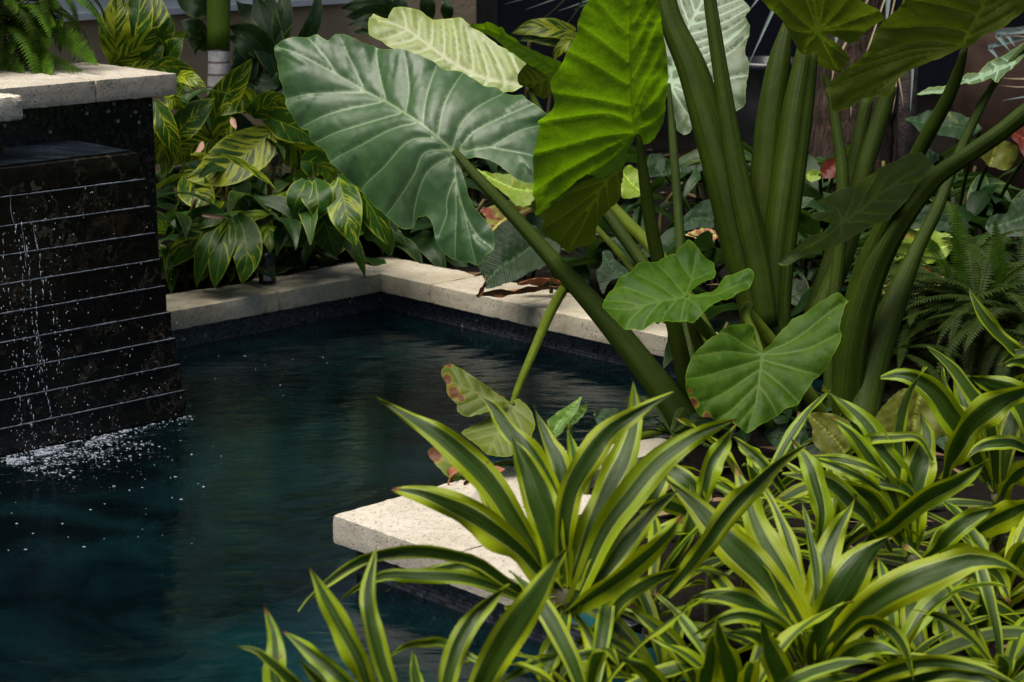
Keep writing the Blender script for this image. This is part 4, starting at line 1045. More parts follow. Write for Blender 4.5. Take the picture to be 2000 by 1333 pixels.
def arc(base, az, el, length, droop, n=16, curl=0.0):
    """centre line of a leaf that leaves its base at azimuth az, elevation el, and droops"""
    p = Vector(base); cl = [p.copy()]; st_ = length / (n - 1)
    for i in range(n - 1):
        s = i / (n - 1)
        e = el - droop * s ** 1.3; a_ = az + curl * s
        p = p + Vector((math.cos(a_) * math.cos(e), math.sin(a_) * math.cos(e), math.sin(e))) * st_
        cl.append(p.copy())
    return cl
frng = random.Random(42)
def free_leaf(parent, mat, base, az, el, length, droop, width, prof='strap', fold=.3, wav=.25, n=16, name='leaf', nac=6, tw=.5):
    cl = arc(base, az, el, length, droop, n, frng.uniform(-.4, .4))
    side = Vector((-math.sin(az), math.cos(az), 0))
    r0 = frng.uniform(-tw, tw); r1 = r0 + frng.uniform(-tw, tw)
    sd = []
    for i in range(n):
        t_ = (cl[min(i + 1, n - 1)] - cl[max(i - 1, 0)]).normalized()
        sd.append(Matrix.Rotation(r0 + (r1 - r0) * i / n, 3, t_) @ side)
    return strap(name, parent, mat, cl, width, sd, fold, prof=prof, wav=wav, seed=frng.uniform(0, 99), nac=nac)
Q2 = tile(450, 883, 2.962); Q3 = tile(850, 783, 2.424); Q4 = tile(1250, 783, 2.424); Q5 = tile(1600, 783, 2.4225); QI = ID
DR = [
 # label, centre (px,py,d), list of (width, roll, tip distance change, points base->tip), extra free leaves
 ('striped strap-leaved plant at the bottom left edge of the bed, tips over dark water', (735, 1455, 2.35), [
   (52, .1, .05, Q2([(700, 1650), (430, 1550), (265, 1333), (262, 1180), (250, 1050), (198, 885)])),
   (52, -.2, .0, Q2([(840, 1600), (850, 1450), (790, 1333), (745, 1200), (610, 960), (450, 655)])),
   (42, .35, .06, Q2([(930, 1600), (930, 1400), (870, 1200), (810, 960), (800, 780), (842, 555)])),
   (24, .2, -.05, Q2([(700, 1600), (420, 1380), (250, 1230), (150, 1150), (60, 1128), (5, 1125)])),
   (42, -.25, .05, Q2([(850, 1600), (760, 1430), (640, 1310), (500, 1190), (400, 1110), (305, 1035)])),
   (26, .3, -.1, Q2([(760, 1600), (640, 1500), (520, 1340), (450, 1260), (395, 1195)])),
   (46, .2, .06, Q3([(-20, 1560), (40, 1400), (70, 1270), (120, 1130), (210, 990), (342, 868)])),
   (70, -.1, -.05, Q3([(60, 1600), (180, 1430), (260, 1260), (350, 1110), (470, 930), (545, 810), (632, 688)])),
   (26, .3, .1, Q2([(1120, 1600), (1100, 1430), (1070, 1290), (1055, 1140)])),
   (20, .2, .15, Q2([(1500, 1250), (1250, 1110), (1130, 1105), (1010, 1125), (900, 1200)])),
  ], 5),
 ('striped plant with the longest arching leaves in front of the pale corner stone', (1098, 1150, 2.75), [
   (62, .1, .05, [(1085, 1145), (1056, 1105), (1012, 1030), (958, 945), (903, 890), (850, 846), (800, 815), (738, 780)]),
   (68, -.35, .0, [(1092, 1150), (1050, 1110), (1005, 1066), (945, 1022), (885, 990), (825, 965), (766, 955)]),
   (52, .35, .1, [(1105, 1140), (1095, 1050), (1072, 965), (1031, 890), (986, 830), (960, 795), (936, 770)]),
   (74, -.1, .05, [(1095, 1150), (1083, 1070), (1057, 985), (1030, 915), (1000, 852)]),
   (46, .5, .12, [(1105, 1130), (1103, 1030), (1095, 920), (1069, 857), (1041, 793)]),
   (62, -.35, .1, [(1118, 1150), (1131, 1105), (1157, 1030), (1188, 956), (1221, 886), (1240, 815), (1237, 746)]),
   (56, .2, .02, [(1102, 1145), (1101, 1040), (1113, 966), (1138, 915), (1180, 853), (1228, 815), (1316, 766)]),
   (64, -.15, .05, [(1118, 1180), (1140, 1130), (1180, 1040), (1221, 981), (1283, 907), (1345, 860), (1400, 833), (1443, 818)]),
   (52, .3, -.1, [(1110, 1195), (1140, 1175), (1188, 1143), (1242, 1102), (1295, 1055), (1335, 1004)]),
   (30, -.2, -.1, [(1075, 1190), (1040, 1165), (990, 1138), (932, 1098), (880, 1085), (838, 1078), (771, 1078), (713, 1092), (659, 1123), (612, 1163), (583, 1196)]),
   (30, .4, -.08, [(1070, 1195), (1010, 1165), (950, 1142), (889, 1128), (804, 1124), (754, 1124), (703, 1146), (662, 1176)]),
   (22, .1, -.04, [(1060, 1190), (980, 1150), (920, 1108), (855, 1112), (800, 1130), (752, 1157)]),
   (48, .5, .1, [(1085, 1140), (1030, 1085), (985, 1020), (950, 965), (926, 925)]),
   (28, .2, .12, [(1040, 1060), (1000, 990), (960, 935), (920, 920), (888, 945)]),
   (28, -.1, .16, [(1118, 1000), (1128, 940), (1122, 890), (1109, 836)]),
   (32, .2, -.1, [(1240, 1370), (1242, 1320), (1192, 1286), (1139, 1282), (1105, 1305), (1090, 1345)]),
   (26, -.2, -.1, [(1200, 1350), (1120, 1300), (1060, 1290), (1000, 1320), (960, 1350)]),
   (42, .2, .0, [(1380, 1390), (1350, 1315), (1312, 1257), (1271, 1220), (1228, 1186)]),
   (36, .1, .0, [(1130, 1260), (1185, 1212), (1221, 1167), (1283, 1130), (1352, 1104)]),
   (44, .5, -.1, [(1105, 1190), (1095, 1240), (1070, 1300), (1060, 1380)]),
   (40, .6, -.1, [(1125, 1200), (1160, 1260), (1180, 1320), (1190, 1400)]),
   (40, -.4, .05, [(1120, 1180), (1180, 1120), (1240, 1040), (1290, 985), (1330, 955)]),
  ], 6),
 ('striped plant whose broad fan of leaves opens just right of centre at the bottom', (1585, 1300, 2.75), [
   (50, .3, .0, [(1300, 1160), (1349, 1105), (1382, 1060), (1415, 1012), (1456, 965), (1518, 905), (1581, 865)]),
   (76, -.1, .1, [(1583, 1290), (1572, 1249), (1531, 1175), (1481, 1113), (1415, 1051), (1357, 987), (1298, 934)]),
   (66, .2, .12, [(1580, 1270), (1563, 1196), (1530, 1121), (1487, 1047), (1455, 962), (1435, 905)]),
   (32, .4, .14, [(1584, 1260), (1568, 1160), (1545, 1072), (1517, 998), (1484, 940)]),
   (24, .2, .1, [(1590, 1250), (1596, 1134), (1580, 1040), (1567, 980)]),
   (60, -.25, .1, [(1588, 1280), (1592, 1196), (1605, 1134), (1617, 1080), (1638, 1030), (1668, 976)]),
   (92, .1, .0, [(1590, 1300), (1597, 1255), (1618, 1205), (1646, 1154), (1683, 1096), (1735, 1048)]),
   (76, -.3, -.05, [(1595, 1320), (1612, 1275), (1652, 1229), (1703, 1183), (1765, 1144), (1848, 1110), (1900, 1095), (1962, 1103), (2004, 1135)]),
   (46, .4, -.05, [(1570, 1290), (1560, 1262), (1530, 1220), (1493, 1196), (1448, 1172), (1394, 1162), (1347, 1170)]),
   (32, .2, -.1, [(1570, 1300), (1545, 1252), (1514, 1222), (1448, 1202), (1394, 1218), (1347, 1246)]),
   (34, .5, -.1, [(1595, 1325), (1640, 1260), (1690, 1215), (1735, 1228), (1768, 1270), (1784, 1330)]),
   (46, -.2, -.12, [(1590, 1335), (1620, 1312), (1664, 1276), (1715, 1264), (1765, 1280)]),
   (38, .1, -.15, [(1600, 1380), (1680, 1335), (1765, 1303), (1827, 1294), (1910, 1306), (1990, 1338)]),
   (34, -.3, -.15, [(1660, 1400), (1740, 1345), (1848, 1316), (1930, 1330), (1985, 1365)]),
   (60, .2, -.2, [(1560, 1400), (1530, 1330), (1500, 1270), (1490, 1215)]),
   (52, -.4, -.2, [(1440, 1420), (1430, 1330), (1410, 1260), (1400, 1215)]),
   (46, .3, -.2, [(1380, 1420), (1375, 1340), (1385, 1280), (1392, 1235)]),
   (34, -.1, -.1, [(1560, 1330), (1520, 1270), (1470, 1240), (1420, 1235)]),
   (44, .3, -.25, [(1330, 1450), (1300, 1370), (1260, 1310), (1205, 1285)]),
  ], 6),
 ('upright striped plant between the brown leaf and the right edge', (1782, 1085, 3.1), [
   (46, .2, .05, [(1778, 1060), (1765, 944), (1722, 882), (1706, 850), (1687, 822), (1650, 789), (1606, 758)]),
   (40, -.3, .0, [(1772, 1050), (1740, 960), (1710, 912), (1687, 880), (1661, 846), (1619, 813)]),
   (36, .4, .1, [(1776, 1050), (1764, 940), (1755, 881), (1759, 825), (1777, 769), (1807, 717)]),
   (72, .0, .04, [(1780, 1085), (1782, 1010), (1786, 949), (1800, 895), (1810, 850), (1796, 806)]),
   (52, .3, -.1, [(1680, 1075), (1706, 1046), (1736, 1028), (1768, 1000), (1815, 967), (1881, 934), (1931, 898)]),
   (24, .2, .05, [(1822, 900), (1794, 856), (1744, 855), (1695, 860), (1654, 886), (1625, 911)]),
   (48, .5, -.05, [(1740, 1080), (1715, 1040), (1691, 1008), (1662, 982), (1633, 955), (1595, 935), (1528, 926)]),
   (46, -.2, .0, [(1760, 1060), (1700, 975), (1642, 955), (1580, 930), (1527, 928)]),
   (28, .2, .0, [(1800, 1000), (1773, 958), (1724, 942), (1690, 948), (1665, 975)]),
   (46, -.4, -.05, [(1800, 1100), (1830, 1078), (1850, 1050), (1889, 1018), (1945, 993)]),
   (40, .6, -.1, [(1790, 1130), (1820, 1090), (1880, 1080), (1945, 1120), (1975, 1180)]),
   (40, .3, .1, [(1765, 1040), (1725, 990), (1690, 940), (1640, 905), (1578, 890)]),
   (34, .6, -.1, [(1780, 1120), (1745, 1130), (1700, 1170), (1680, 1230)]),
   (46, -.5, -.1, [(1795, 1130), (1830, 1190), (1850, 1250), (1860, 1320)]),
   (50, .3, -.1, [(1785, 1130), (1780, 1200), (1800, 1260), (1830, 1300)]),
   (44, -.1, -.1, [(1900, 1350), (1910, 1260), (1920, 1190), (1925, 1120)]),
  ], 6),
 ('tall striped plant with blue white sheen near the right edge', (1948, 965, 3.3), [
   (36, .2, .0, [(1947, 960), (1940, 870), (1924, 806), (1897, 769), (1867, 727), (1837, 697), (1806, 674)]),
   (56, -.3, .0, [(1930, 940), (1895, 870), (1867, 826), (1849, 800), (1830, 772), (1800, 746), (1762, 732), (1720, 738)]),
   (40, .4, .06, [(1925, 920), (1880, 830), (1860, 795), (1845, 750), (1840, 711)]),
   (56, .0, .06, [(1940, 930), (1908, 850), (1890, 806), (1875, 769), (1863, 740)]),
   (62, -.2, .02, [(2030, 900), (2005, 800), (1976, 768), (1931, 750), (1890, 733)]),
   (62, .25, -.08, [(1846, 935), (1851, 908), (1866, 872), (1895, 830), (1950, 787), (2000, 764), (2040, 748)]),
   (42, -.3, .05, [(1952, 960), (1958, 915), (1967, 866), (1984, 804), (2003, 735)]),
   (32, .3, -.08, [(2040, 900), (1984, 868), (1951, 866), (1914, 873), (1887, 896)]),
   (56, .2, -.1, [(1870, 1062), (1888, 1052), (1922, 1029), (1963, 1008), (2010, 985), (2050, 975)]),
   (44, -.2, -.1, [(1930, 1120), (1967, 1090), (2004, 1070), (2050, 1060)]),
   (36, .2, -.15, [(1850, 1290), (1880, 1260), (1922, 1240), (1971, 1228), (2030, 1222)]),
   (46, .5, -.05, [(1950, 980), (1975, 940), (2010, 915), (2060, 905)]),
   (34, .4, .1, [(1945, 960), (1930, 900), (1935, 850), (1950, 800)]),
   (40, -.5, -.1, [(1955, 1010), (1985, 1050), (2010, 1110), (2020, 1170)]),
   (40, .5, -.1, [(1940, 1010), (1915, 1060), (1900, 1130), (1895, 1180)]),
  ], 6),
 ('striped plant cut by the right edge with one leaf rising against the ferns', (2045, 735, 3.45), [
   (32, .2, .0, [(2040, 735), (1996, 695), (1969, 671), (1939, 643), (1912, 606), (1893, 565)]),
   (22, .1, .0, [(2050, 730), (2020, 690), (1984, 691), (1948, 713)]),
   (24, -.3, -.03, [(2050, 740), (2010, 710), (1980, 706), (1955, 716)]),
   (30, .3, .0, [(2045, 760), (2010, 745), (1975, 745)]),
   (40, .2, .05, [(2045, 730), (2030, 660), (2025, 590)]),
  ], 3),
 ('striped plant half hidden behind the broad fan, below the quilted leaf', (1385, 1010, 3.02), [
   (44, .2, .05, [(1365, 1010), (1378, 950), (1390, 905), (1415, 866), (1441, 827)]),
   (28, -.2, .05, [(1530, 960), (1495, 912), (1456, 876), (1428, 850)]),
   (46, .3, .05, [(1600, 1060), (1605, 998), (1592, 946), (1576, 899), (1546, 860)]),
   (26, .2, .05, [(1730, 935), (1700, 915), (1650, 900), (1580, 891)]),
   (24, -.3, .03, [(1720, 960), (1690, 938), (1640, 915), (1585, 893)]),
   (36, .3, .05, [(1250, 1060), (1257, 1025), (1276, 967), (1304, 907), (1334, 856)]),
   (30, -.2, .0, [(1310, 1120), (1320, 1090), (1345, 1040), (1355, 990), (1349, 940)]),
   (48, .5, .0, [(1390, 1020), (1440, 985), (1480, 945), (1530, 920)]),
   (40, -.4, .0, [(1380, 1030), (1340, 1000), (1290, 985), (1235, 1000)]),
   (42, .4, .0, [(1390, 1030), (1430, 1040), (1470, 1075), (1490, 1120)]),
   (40, .2, .05, [(1385, 1010), (1350, 950), (1310, 920), (1262, 905)]),
  ], 6),
]
FILL = [
 ('striped plant sunk in shade low between the two foremost clumps', (1300, 1310, 2.80), 20),
 ('shaded striped plant at the bottom edge under the long arching leaf', (1450, 1360, 2.65), 18),
 ('striped plant deep in shade under the twisted grey leaf', (1750, 1250, 2.92), 20),
 ('shaded striped plant in the bottom right corner', (1960, 1290, 2.85), 20),
 ('striped plant in shade under the shiny leaves at the right edge', (1960, 1120, 3.12), 18),
 ('low striped plant behind the broad fan under the brown leaf', (1640, 1020, 3.22), 16),
 ('shaded striped plant directly under the longest arching leaves', (1150, 1330, 2.62), 16),
 ('striped plant low in front of the quilted lower elephant ear leaf', (1480, 950, 3.35), 18),
 ('striped plant hidden low behind the blackened leaf tips', (1270, 1130, 3.0), 14),
]
GRP = 'yellow edged striped plants along the pool bed'
def plant_stem(root, c, base):
    pts = [c, c.lerp(base, .35) + Vector((.006, .004, 0)), c.lerp(base, .7), base]
    v, f, _, _ = tube([catmull([tuple(p) for p in pts], 9)[i] for i in range(9)], [.010] * 9, 9, True, .03)
    obj('stem', v, f, MT['drac_stem'], root)
BROWNSPOT = {}
for k, (lab, cc, leaves, nfree) in enumerate(DR):
    c = P(*cc); base = Vector((c.x + frng.uniform(-.02, .02), c.y + .02, -.035))
    if c.z - base.z < .04: c = c.copy(); base.z = c.z - .06
    root = thing('striped_dracaena', base, lab, 'striped plant', GRP)
    plant_stem(root, c, base)
    for j, (wpx, roll, dz, pts) in enumerate(leaves):
        # the leaf starts at the crown whatever its traced lower end, so its near end goes to the crown's distance
        traced(root, 'dracaena', pts, wpx * 1.03, cc[2], cc[2] + dz, roll, fold=.34, wav=.45, seed=k * 31 + j, bulge=.02)
    for j in range(nfree):
        free_leaf(root, 'dracaena', c - Vector((0, 0, .02 + .03 * (j % 3))), frng.uniform(0, 6.28), frng.uniform(-.2, .5), frng.uniform(.16, .24), frng.uniform(.8, 1.5), frng.uniform(.024, .036))
for k, (lab, cc, n) in enumerate(FILL):
    c = P(*cc) - Vector((0, 0, .03)); base = Vector((c.x, c.y + .02, -.035))
    if c.z - base.z < .04: base.z = c.z - .06
    root = thing('striped_dracaena', base, lab, 'striped plant', GRP)
    plant_stem(root, c, base)
    for j in range(n):
        az = j * 2.39996 + frng.uniform(-.2, .2); ring = j / n
        free_leaf(root, 'dracaena', c - Vector((0, 0, .05 * (1 - ring))), az, .15 + 1.05 * ring + frng.uniform(-.1, .1), frng.uniform(.17, .27), frng.uniform(.7, 1.3), frng.uniform(.022, .036))
# ================================================================ variegated ginger along the back
def free_ginger(root, mat, base, az, el, length, droop, width):
    return free_leaf(root, mat, base, az, el, length, droop, width, prof='lance', fold=.12, wav=.18, n=14, name='leaf', nac=6, tw=.7)
def cane(root, p0, p1, r=.006, mat='ginger_cane', name='cane'):
    p0 = Vector(p0); p1 = Vector(p1); m_ = p0.lerp(p1, .5) + Vector((frng.uniform(-.03, .03), frng.uniform(-.03, .03), 0))
    v, f, _, _ = tube([Vector(q) for q in catmull([tuple(p0), tuple(m_), tuple(p1)], 9)], [r * (1.15 - .4 * i / 8) for i in range(9)], 8)
    return obj(name, v, f, MT[mat], root)
Y1 = tile(0, 0, 2.6667); Y6 = tile(300, 0, 4.4425); Y7 = tile(280, 200, 3.508)
GI = [
 ('variegated ginger with upright yellow streaked leaves rising behind the fountain capstone', (240, 130, 5.35), 'ginger', [
   (50, .3, 0, Y1([(615, 330), (600, 230), (600, 100), (640, -60)])),
   (60, -.2, .03, Y1([(650, 330), (690, 210), (720, 80), (735, -110)])),
   (34, .5, -.04, Y1([(580, 350), (650, 300), (770, 200), (875, 135)])),
   (30, .2, -.05, Y1([(830, 300), (850, 200), (880, 130), (890, 72)])),
   (16, .2, -.05, Y1([(900, 200), (950, 185), (990, 195)])),
   (40, -.3, -.06, Y1([(845, 340), (880, 285), (920, 230), (952, 200)])),
   (30, .3, -.02, Y1([(650, 350), (720, 330), (800, 290), (850, 200)])),
   (58, .2, .06, Y1([(740, 330), (790, 220), (800, 80), (780, -80)])),
  ]),
 ('variegated ginger spilling over the end of the fountain capstone', (330, 190, 5.0), 'ginger', [
   (18, .2, -.03, Y1([(660, 358), (700, 352), (750, 340), (806, 318)])),
   (30, .5, .03, Y1([(800, 350), (880, 345), (970, 385), (1078, 458)])),
   (24, -.3, -.06, Y1([(900, 400), (960, 400), (1020, 425), (1075, 455)])),
   (24, .4, .0, Y1([(860, 495), (900, 530), (968, 572)])),
   (38, .35, .0, Y1([(805, 530), (850, 630), (900, 740), (948, 858)])),
   (46, .2, .05, Y1([(905, 740), (945, 670), (1020, 590), (1125, 510)])),
   (40, .3, .1, Y1([(1010, 470), (960, 450), (900, 470), (860, 520)])),
   (44, .2, .12, Y1([(830, 600), (850, 700), (860, 820), (850, 930)])),
  ]),
 ('variegated ginger with a raised bright leaf and a broad striped one beside the ringed palm', (470, 260, 5.45), 'ginger', [
   (52, .1, -.1, Y6([(505, 1200), (530, 1020), (600, 880), (720, 700), (862, 508)])),
   (42, -.2, -.08, Y6([(880, 890), (790, 860), (690, 900), (585, 1005)])),
   (40, .6, .0, Y6([(850, 1010), (960, 930), (1090, 890), (1180, 1000)])),
   (52, .3, -.05, Y6([(960, 1010), (1120, 1070), (1300, 1150), (1428, 1275)])),
   (82, .15, -.05, Y7([(870, 205), (760, 310), (580, 420), (430, 490), (300, 525)])),
   (56, .0, -.08, Y7([(270, 500), (350, 590), (420, 680), (440, 768)])),
   (60, .5, .1, Y7([(900, 270), (1000, 300), (1130, 390), (1235, 545)])),
   (44, .4, .1, Y7([(1010, 120), (930, 180), (900, 260), (940, 330)])),
   (50, -.3, .1, Y7([(480, 250), (400, 270), (300, 330), (215, 440)])),
   (46, .2, .15, Y7([(620, 120), (560, 200), (480, 290), (420, 400)])),
  ]),
 ('ginger with dark drooping leaf pairs hanging just above the back coping', (440, 400, 5.25), 'ginger_green', [
   (44, .2, -.06, Y7([(575, 800), (560, 900), (520, 1080), (488, 1275)])),
   (54, -.1, -.05, Y7([(640, 770), (690, 900), (710, 1060), (675, 1245)])),
   (30, .5, -.03, Y7([(575, 810), (500, 890), (410, 1040), (362, 1275)])),
   (54, .3, .05, Y7([(560, 780), (440, 870), (300, 980), (165, 1135)])),
   (40, .2, .06, Y7([(560, 760), (450, 780), (330, 810), (240, 850)])),
   (40, -.4, .08, Y7([(600, 780), (480, 1000), (440, 1130), (400, 1230)])),
  ]),
 ('ginger with yellow edged leaves hanging beneath the big silvery leaf', (640, 345, 5.3), 'ginger_green', [
   (42, .2, .0, Y7([(1115, 530), (1080, 600), (1040, 690), (1018, 778)])),
   (54, -.1, -.02, Y7([(1175, 530), (1190, 620), (1200, 710), (1186, 806)])),
   (60, .1, -.06, Y7([(1335, 510), (1365, 640), (1400, 800), (1455, 982)])),
   (54, .4, -.04, Y7([(1370, 490), (1470, 600), (1580, 760), (1680, 976)])),
   (62, .2, .06, Y7([(1215, 740), (1250, 850), (1290, 960), (1318, 1066)])),
   (46, .4, .02, Q2([(690, -1330), (760, -1440), (830, -1360), (900, -1270)])),
   (44, .4, .1, Y7([(1500, 780), (1580, 850), (1650, 950), (1690, 1060)])),
   (44, .2, .1, Y7([(1100, 760), (1080, 840), (1060, 920), (1010, 990)])),
   (50, .3, .1, Y7([(1080, 400), (1180, 420), (1260, 480), (1290, 560)])),
  ]),
 ('dark ginger with narrow upright leaves against the beige wall', (530, 130, 6.0), 'ginger_shaded', [
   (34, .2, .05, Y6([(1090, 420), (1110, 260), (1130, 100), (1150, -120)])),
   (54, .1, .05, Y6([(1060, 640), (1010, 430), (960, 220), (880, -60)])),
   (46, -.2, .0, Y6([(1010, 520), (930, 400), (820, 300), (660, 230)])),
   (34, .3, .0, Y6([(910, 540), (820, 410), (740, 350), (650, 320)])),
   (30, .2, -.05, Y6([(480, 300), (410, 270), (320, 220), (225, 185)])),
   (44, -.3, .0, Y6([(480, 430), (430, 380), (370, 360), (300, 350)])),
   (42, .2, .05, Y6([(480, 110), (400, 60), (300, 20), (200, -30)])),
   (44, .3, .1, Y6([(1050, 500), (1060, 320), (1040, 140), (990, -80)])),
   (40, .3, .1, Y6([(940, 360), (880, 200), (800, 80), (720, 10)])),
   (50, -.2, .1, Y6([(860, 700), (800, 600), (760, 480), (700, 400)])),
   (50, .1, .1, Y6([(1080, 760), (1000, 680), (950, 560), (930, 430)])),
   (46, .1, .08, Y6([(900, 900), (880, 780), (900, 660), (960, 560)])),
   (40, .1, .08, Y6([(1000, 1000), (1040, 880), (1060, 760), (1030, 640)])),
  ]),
 ('dark ginger with one curved leaf hanging before the wall at the top', (600, 120, 6.15), 'ginger_shaded', [
   (26, .2, .0, [(586, 110), (592, 82), (606, 58), (618, 25), (622, -25)]),
   (34, .2, .0, [(785, 28), (740, 12), (700, 10), (668, 18)]),
   (34, -.2, -.03, [(785, 42), (740, 28), (705, 30), (674, 34)]),
   (30, .2, -.05, [(780, 60), (740, 46), (705, 44), (680, 50)]),
   (26, .2, -.05, [(785, 75), (750, 64), (715, 62), (692, 62)]),
   (26, .3, .0, [(840, 40), (835, 15), (830, -30)]),
   (22, .1, .0, [(872, 40), (873, 22), (870, -8)]),
   (30, .1, .0, [(790, 60), (780, 30), (785, -30)]),
  ]),
 ('yellow striped ginger leaf lying level before the dark doorway', (1050, 75, 6.3), 'ginger', [
   (34, .4, .0, [(1125, 62), (1080, 56), (1035, 55), (1000, 66)]),
   (26, .2, .0, [(1120, 78), (1080, 76), (1045, 72), (1012, 80)]),
   (24, .2, .0, [(1140, 70), (1115, 80), (1095, 95), (1080, 118)]),
  ]),
]
GG = 'variegated ginger plants behind the pool'
for k, (lab, cc, mat, leaves) in enumerate(GI):
    c = P(*cc); base = Vector((c.x, c.y, -.03)) + BD * .05
    ov_ = Cb + .27 - toab(base)[1]
    if ov_ > 0 and toab(base)[0] < Ca + .2: base = base + BD * ov_
    root = thing('shell_ginger_plant', base, lab, 'ginger plant', GG)
    dd = c + (base - Vector((c.x, c.y, -.03))) * .7
    cane(root, base, dd, .007); cane(root, base + Vector((.05, .03, 0)), dd + Vector((.08, .05, -.06)), .006)
    for j, (wpx, roll, dz, pts) in enumerate(leaves):
        traced(root, mat, pts, wpx * 1.18, cc[2] + .02, cc[2] + dz, roll, fold=.16, prof='lance', wav=.14, seed=k * 17 + j, n=18, bulge=.03)
    for j in range(16 if k in (2, 3, 4) else 5 if k in (1, 5) else 0):
        b_ = base.lerp(c, frng.uniform(.35, 1.0)) + Vector((frng.uniform(-.16, .16), frng.uniform(.02, .16), 0))
        free_ginger(root, 'ginger_shaded' if j % 2 else mat, b_, frng.uniform(3.4, 6.0), frng.uniform(.0, .7), frng.uniform(.16, .27), frng.uniform(1.0, 2.0), frng.uniform(.045, .065))
    # pinkish papery bracts where shoots have flowered
    if k == 2:
        for pts in ([(452, 231), (456, 240), (461, 252)], [(395, 277), (392, 290), (380, 302)]):
            traced(root, 'bract', pts, 12, cc[2] - .1, cc[2] - .12, .2, prof='lance', seed=k, n=8, name='bract')
    if k == 3:
        traced(root, 'bract', [(394, 421), (425, 424), (447, 428)], 7, cc[2] - .08, cc[2] - .1, .2, prof='lance', seed=k, n=8, name='bract')
# leafy mass farther back, coloured dark as if shaded, under the taller leaves: each clump a plant
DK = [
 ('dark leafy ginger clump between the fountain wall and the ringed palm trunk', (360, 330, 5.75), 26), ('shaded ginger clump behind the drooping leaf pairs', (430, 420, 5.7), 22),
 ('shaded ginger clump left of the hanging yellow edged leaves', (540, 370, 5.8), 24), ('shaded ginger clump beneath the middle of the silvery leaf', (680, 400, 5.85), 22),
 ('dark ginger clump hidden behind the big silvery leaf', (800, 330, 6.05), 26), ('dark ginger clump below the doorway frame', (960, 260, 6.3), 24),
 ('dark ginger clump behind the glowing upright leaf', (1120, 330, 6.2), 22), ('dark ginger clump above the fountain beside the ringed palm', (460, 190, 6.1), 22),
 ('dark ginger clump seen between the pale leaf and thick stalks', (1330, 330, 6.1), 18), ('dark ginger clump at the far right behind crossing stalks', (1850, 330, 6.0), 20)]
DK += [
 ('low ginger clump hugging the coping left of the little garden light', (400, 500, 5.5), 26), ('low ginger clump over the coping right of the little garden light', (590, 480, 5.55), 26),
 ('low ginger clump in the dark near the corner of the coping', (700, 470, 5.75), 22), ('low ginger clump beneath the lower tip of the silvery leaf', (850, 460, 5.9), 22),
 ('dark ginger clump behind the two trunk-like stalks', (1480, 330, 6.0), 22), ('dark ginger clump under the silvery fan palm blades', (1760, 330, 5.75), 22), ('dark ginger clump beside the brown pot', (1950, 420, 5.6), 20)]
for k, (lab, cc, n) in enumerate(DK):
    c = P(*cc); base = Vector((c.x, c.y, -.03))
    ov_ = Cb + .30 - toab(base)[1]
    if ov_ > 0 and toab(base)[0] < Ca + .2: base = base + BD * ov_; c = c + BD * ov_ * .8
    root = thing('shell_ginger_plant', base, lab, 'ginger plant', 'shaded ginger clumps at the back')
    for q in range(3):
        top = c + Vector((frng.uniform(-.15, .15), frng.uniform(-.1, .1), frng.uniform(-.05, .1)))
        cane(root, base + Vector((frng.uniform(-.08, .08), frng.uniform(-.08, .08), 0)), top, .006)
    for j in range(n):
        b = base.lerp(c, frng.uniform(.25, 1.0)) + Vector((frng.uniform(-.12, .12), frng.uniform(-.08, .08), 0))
        free_ginger(root, 'ginger_shaded', b, frng.uniform(0, 6.28), frng.uniform(.1, 1.0), frng.uniform(.2, .34) * (.72 if k in (10, 11, 12) else 1), frng.uniform(.9, 1.9), frng.uniform(.05, .075))

# ================================================================ ringed palm trunk
pt = thing('palm_tree', P(427, 420, 5.95), 'slim palm with green upper stem over a pale ringed trunk', 'palm tree')
pts = [P(424, 520, 5.95), P(425, 300, 5.95), P(426, 185, 5.95), P(427, 98, 5.95)]
rad = [.040, .034, .0315, .0300]
q = catmull([tuple(p) + (r,) for p, r in zip(pts, rad)], 60); vv = []; rr_ = []
for i, p in enumerate(q):
    vv.append(Vector(p[:3])); rr_.append(p[3])
t = NT('palm_trunk'); p_ = t.pos(); sz = t.n("SeparateXYZ", {0: p_}, out=2)
zr = t.math('FRACT', t.math('MULTIPLY', t.math('SUBTRACT', sz, P(427, 97, 5.95).z), 1 / .0345))
rg = t.math('SUBTRACT', 1.0, t.step(t.math('MINIMUM', zr, t.math('SUBTRACT', 1.0, zr)), .06, .13))
nz = t.noise(p_, 40, 4)
c_ = t.mix(t.step(nz, .3, .7), (.34, .33, .33), (.52, .51, .50)); c_ = t.mix(t.math('MULTIPLY', rg, .85), c_, (.10, .06, .05))
MT['palm_trunk'] = t.done(t.pbr(c_, .7, .3, t.bump(nz, .2, .003)))
MT['crownshaft'] = m_stalk('crownshaft', (.075, .14, .012), (.11, .19, .02))
v, f, u, va = tube(vv, rr_, 20); obj('trunk', v, f, MT['palm_trunk'], pt)
vv = [P(427, 99 - k * 40, 5.95) for k in range(12)]; rr_ = [.0325 + .002 * math.sin(k * .35) for k in range(12)]
v, f, u, va = tube(vv, rr_, 20); obj('crownshaft', v, f, MT['crownshaft'], pt, {'u': u, 'v': va})
top = vv[-1]
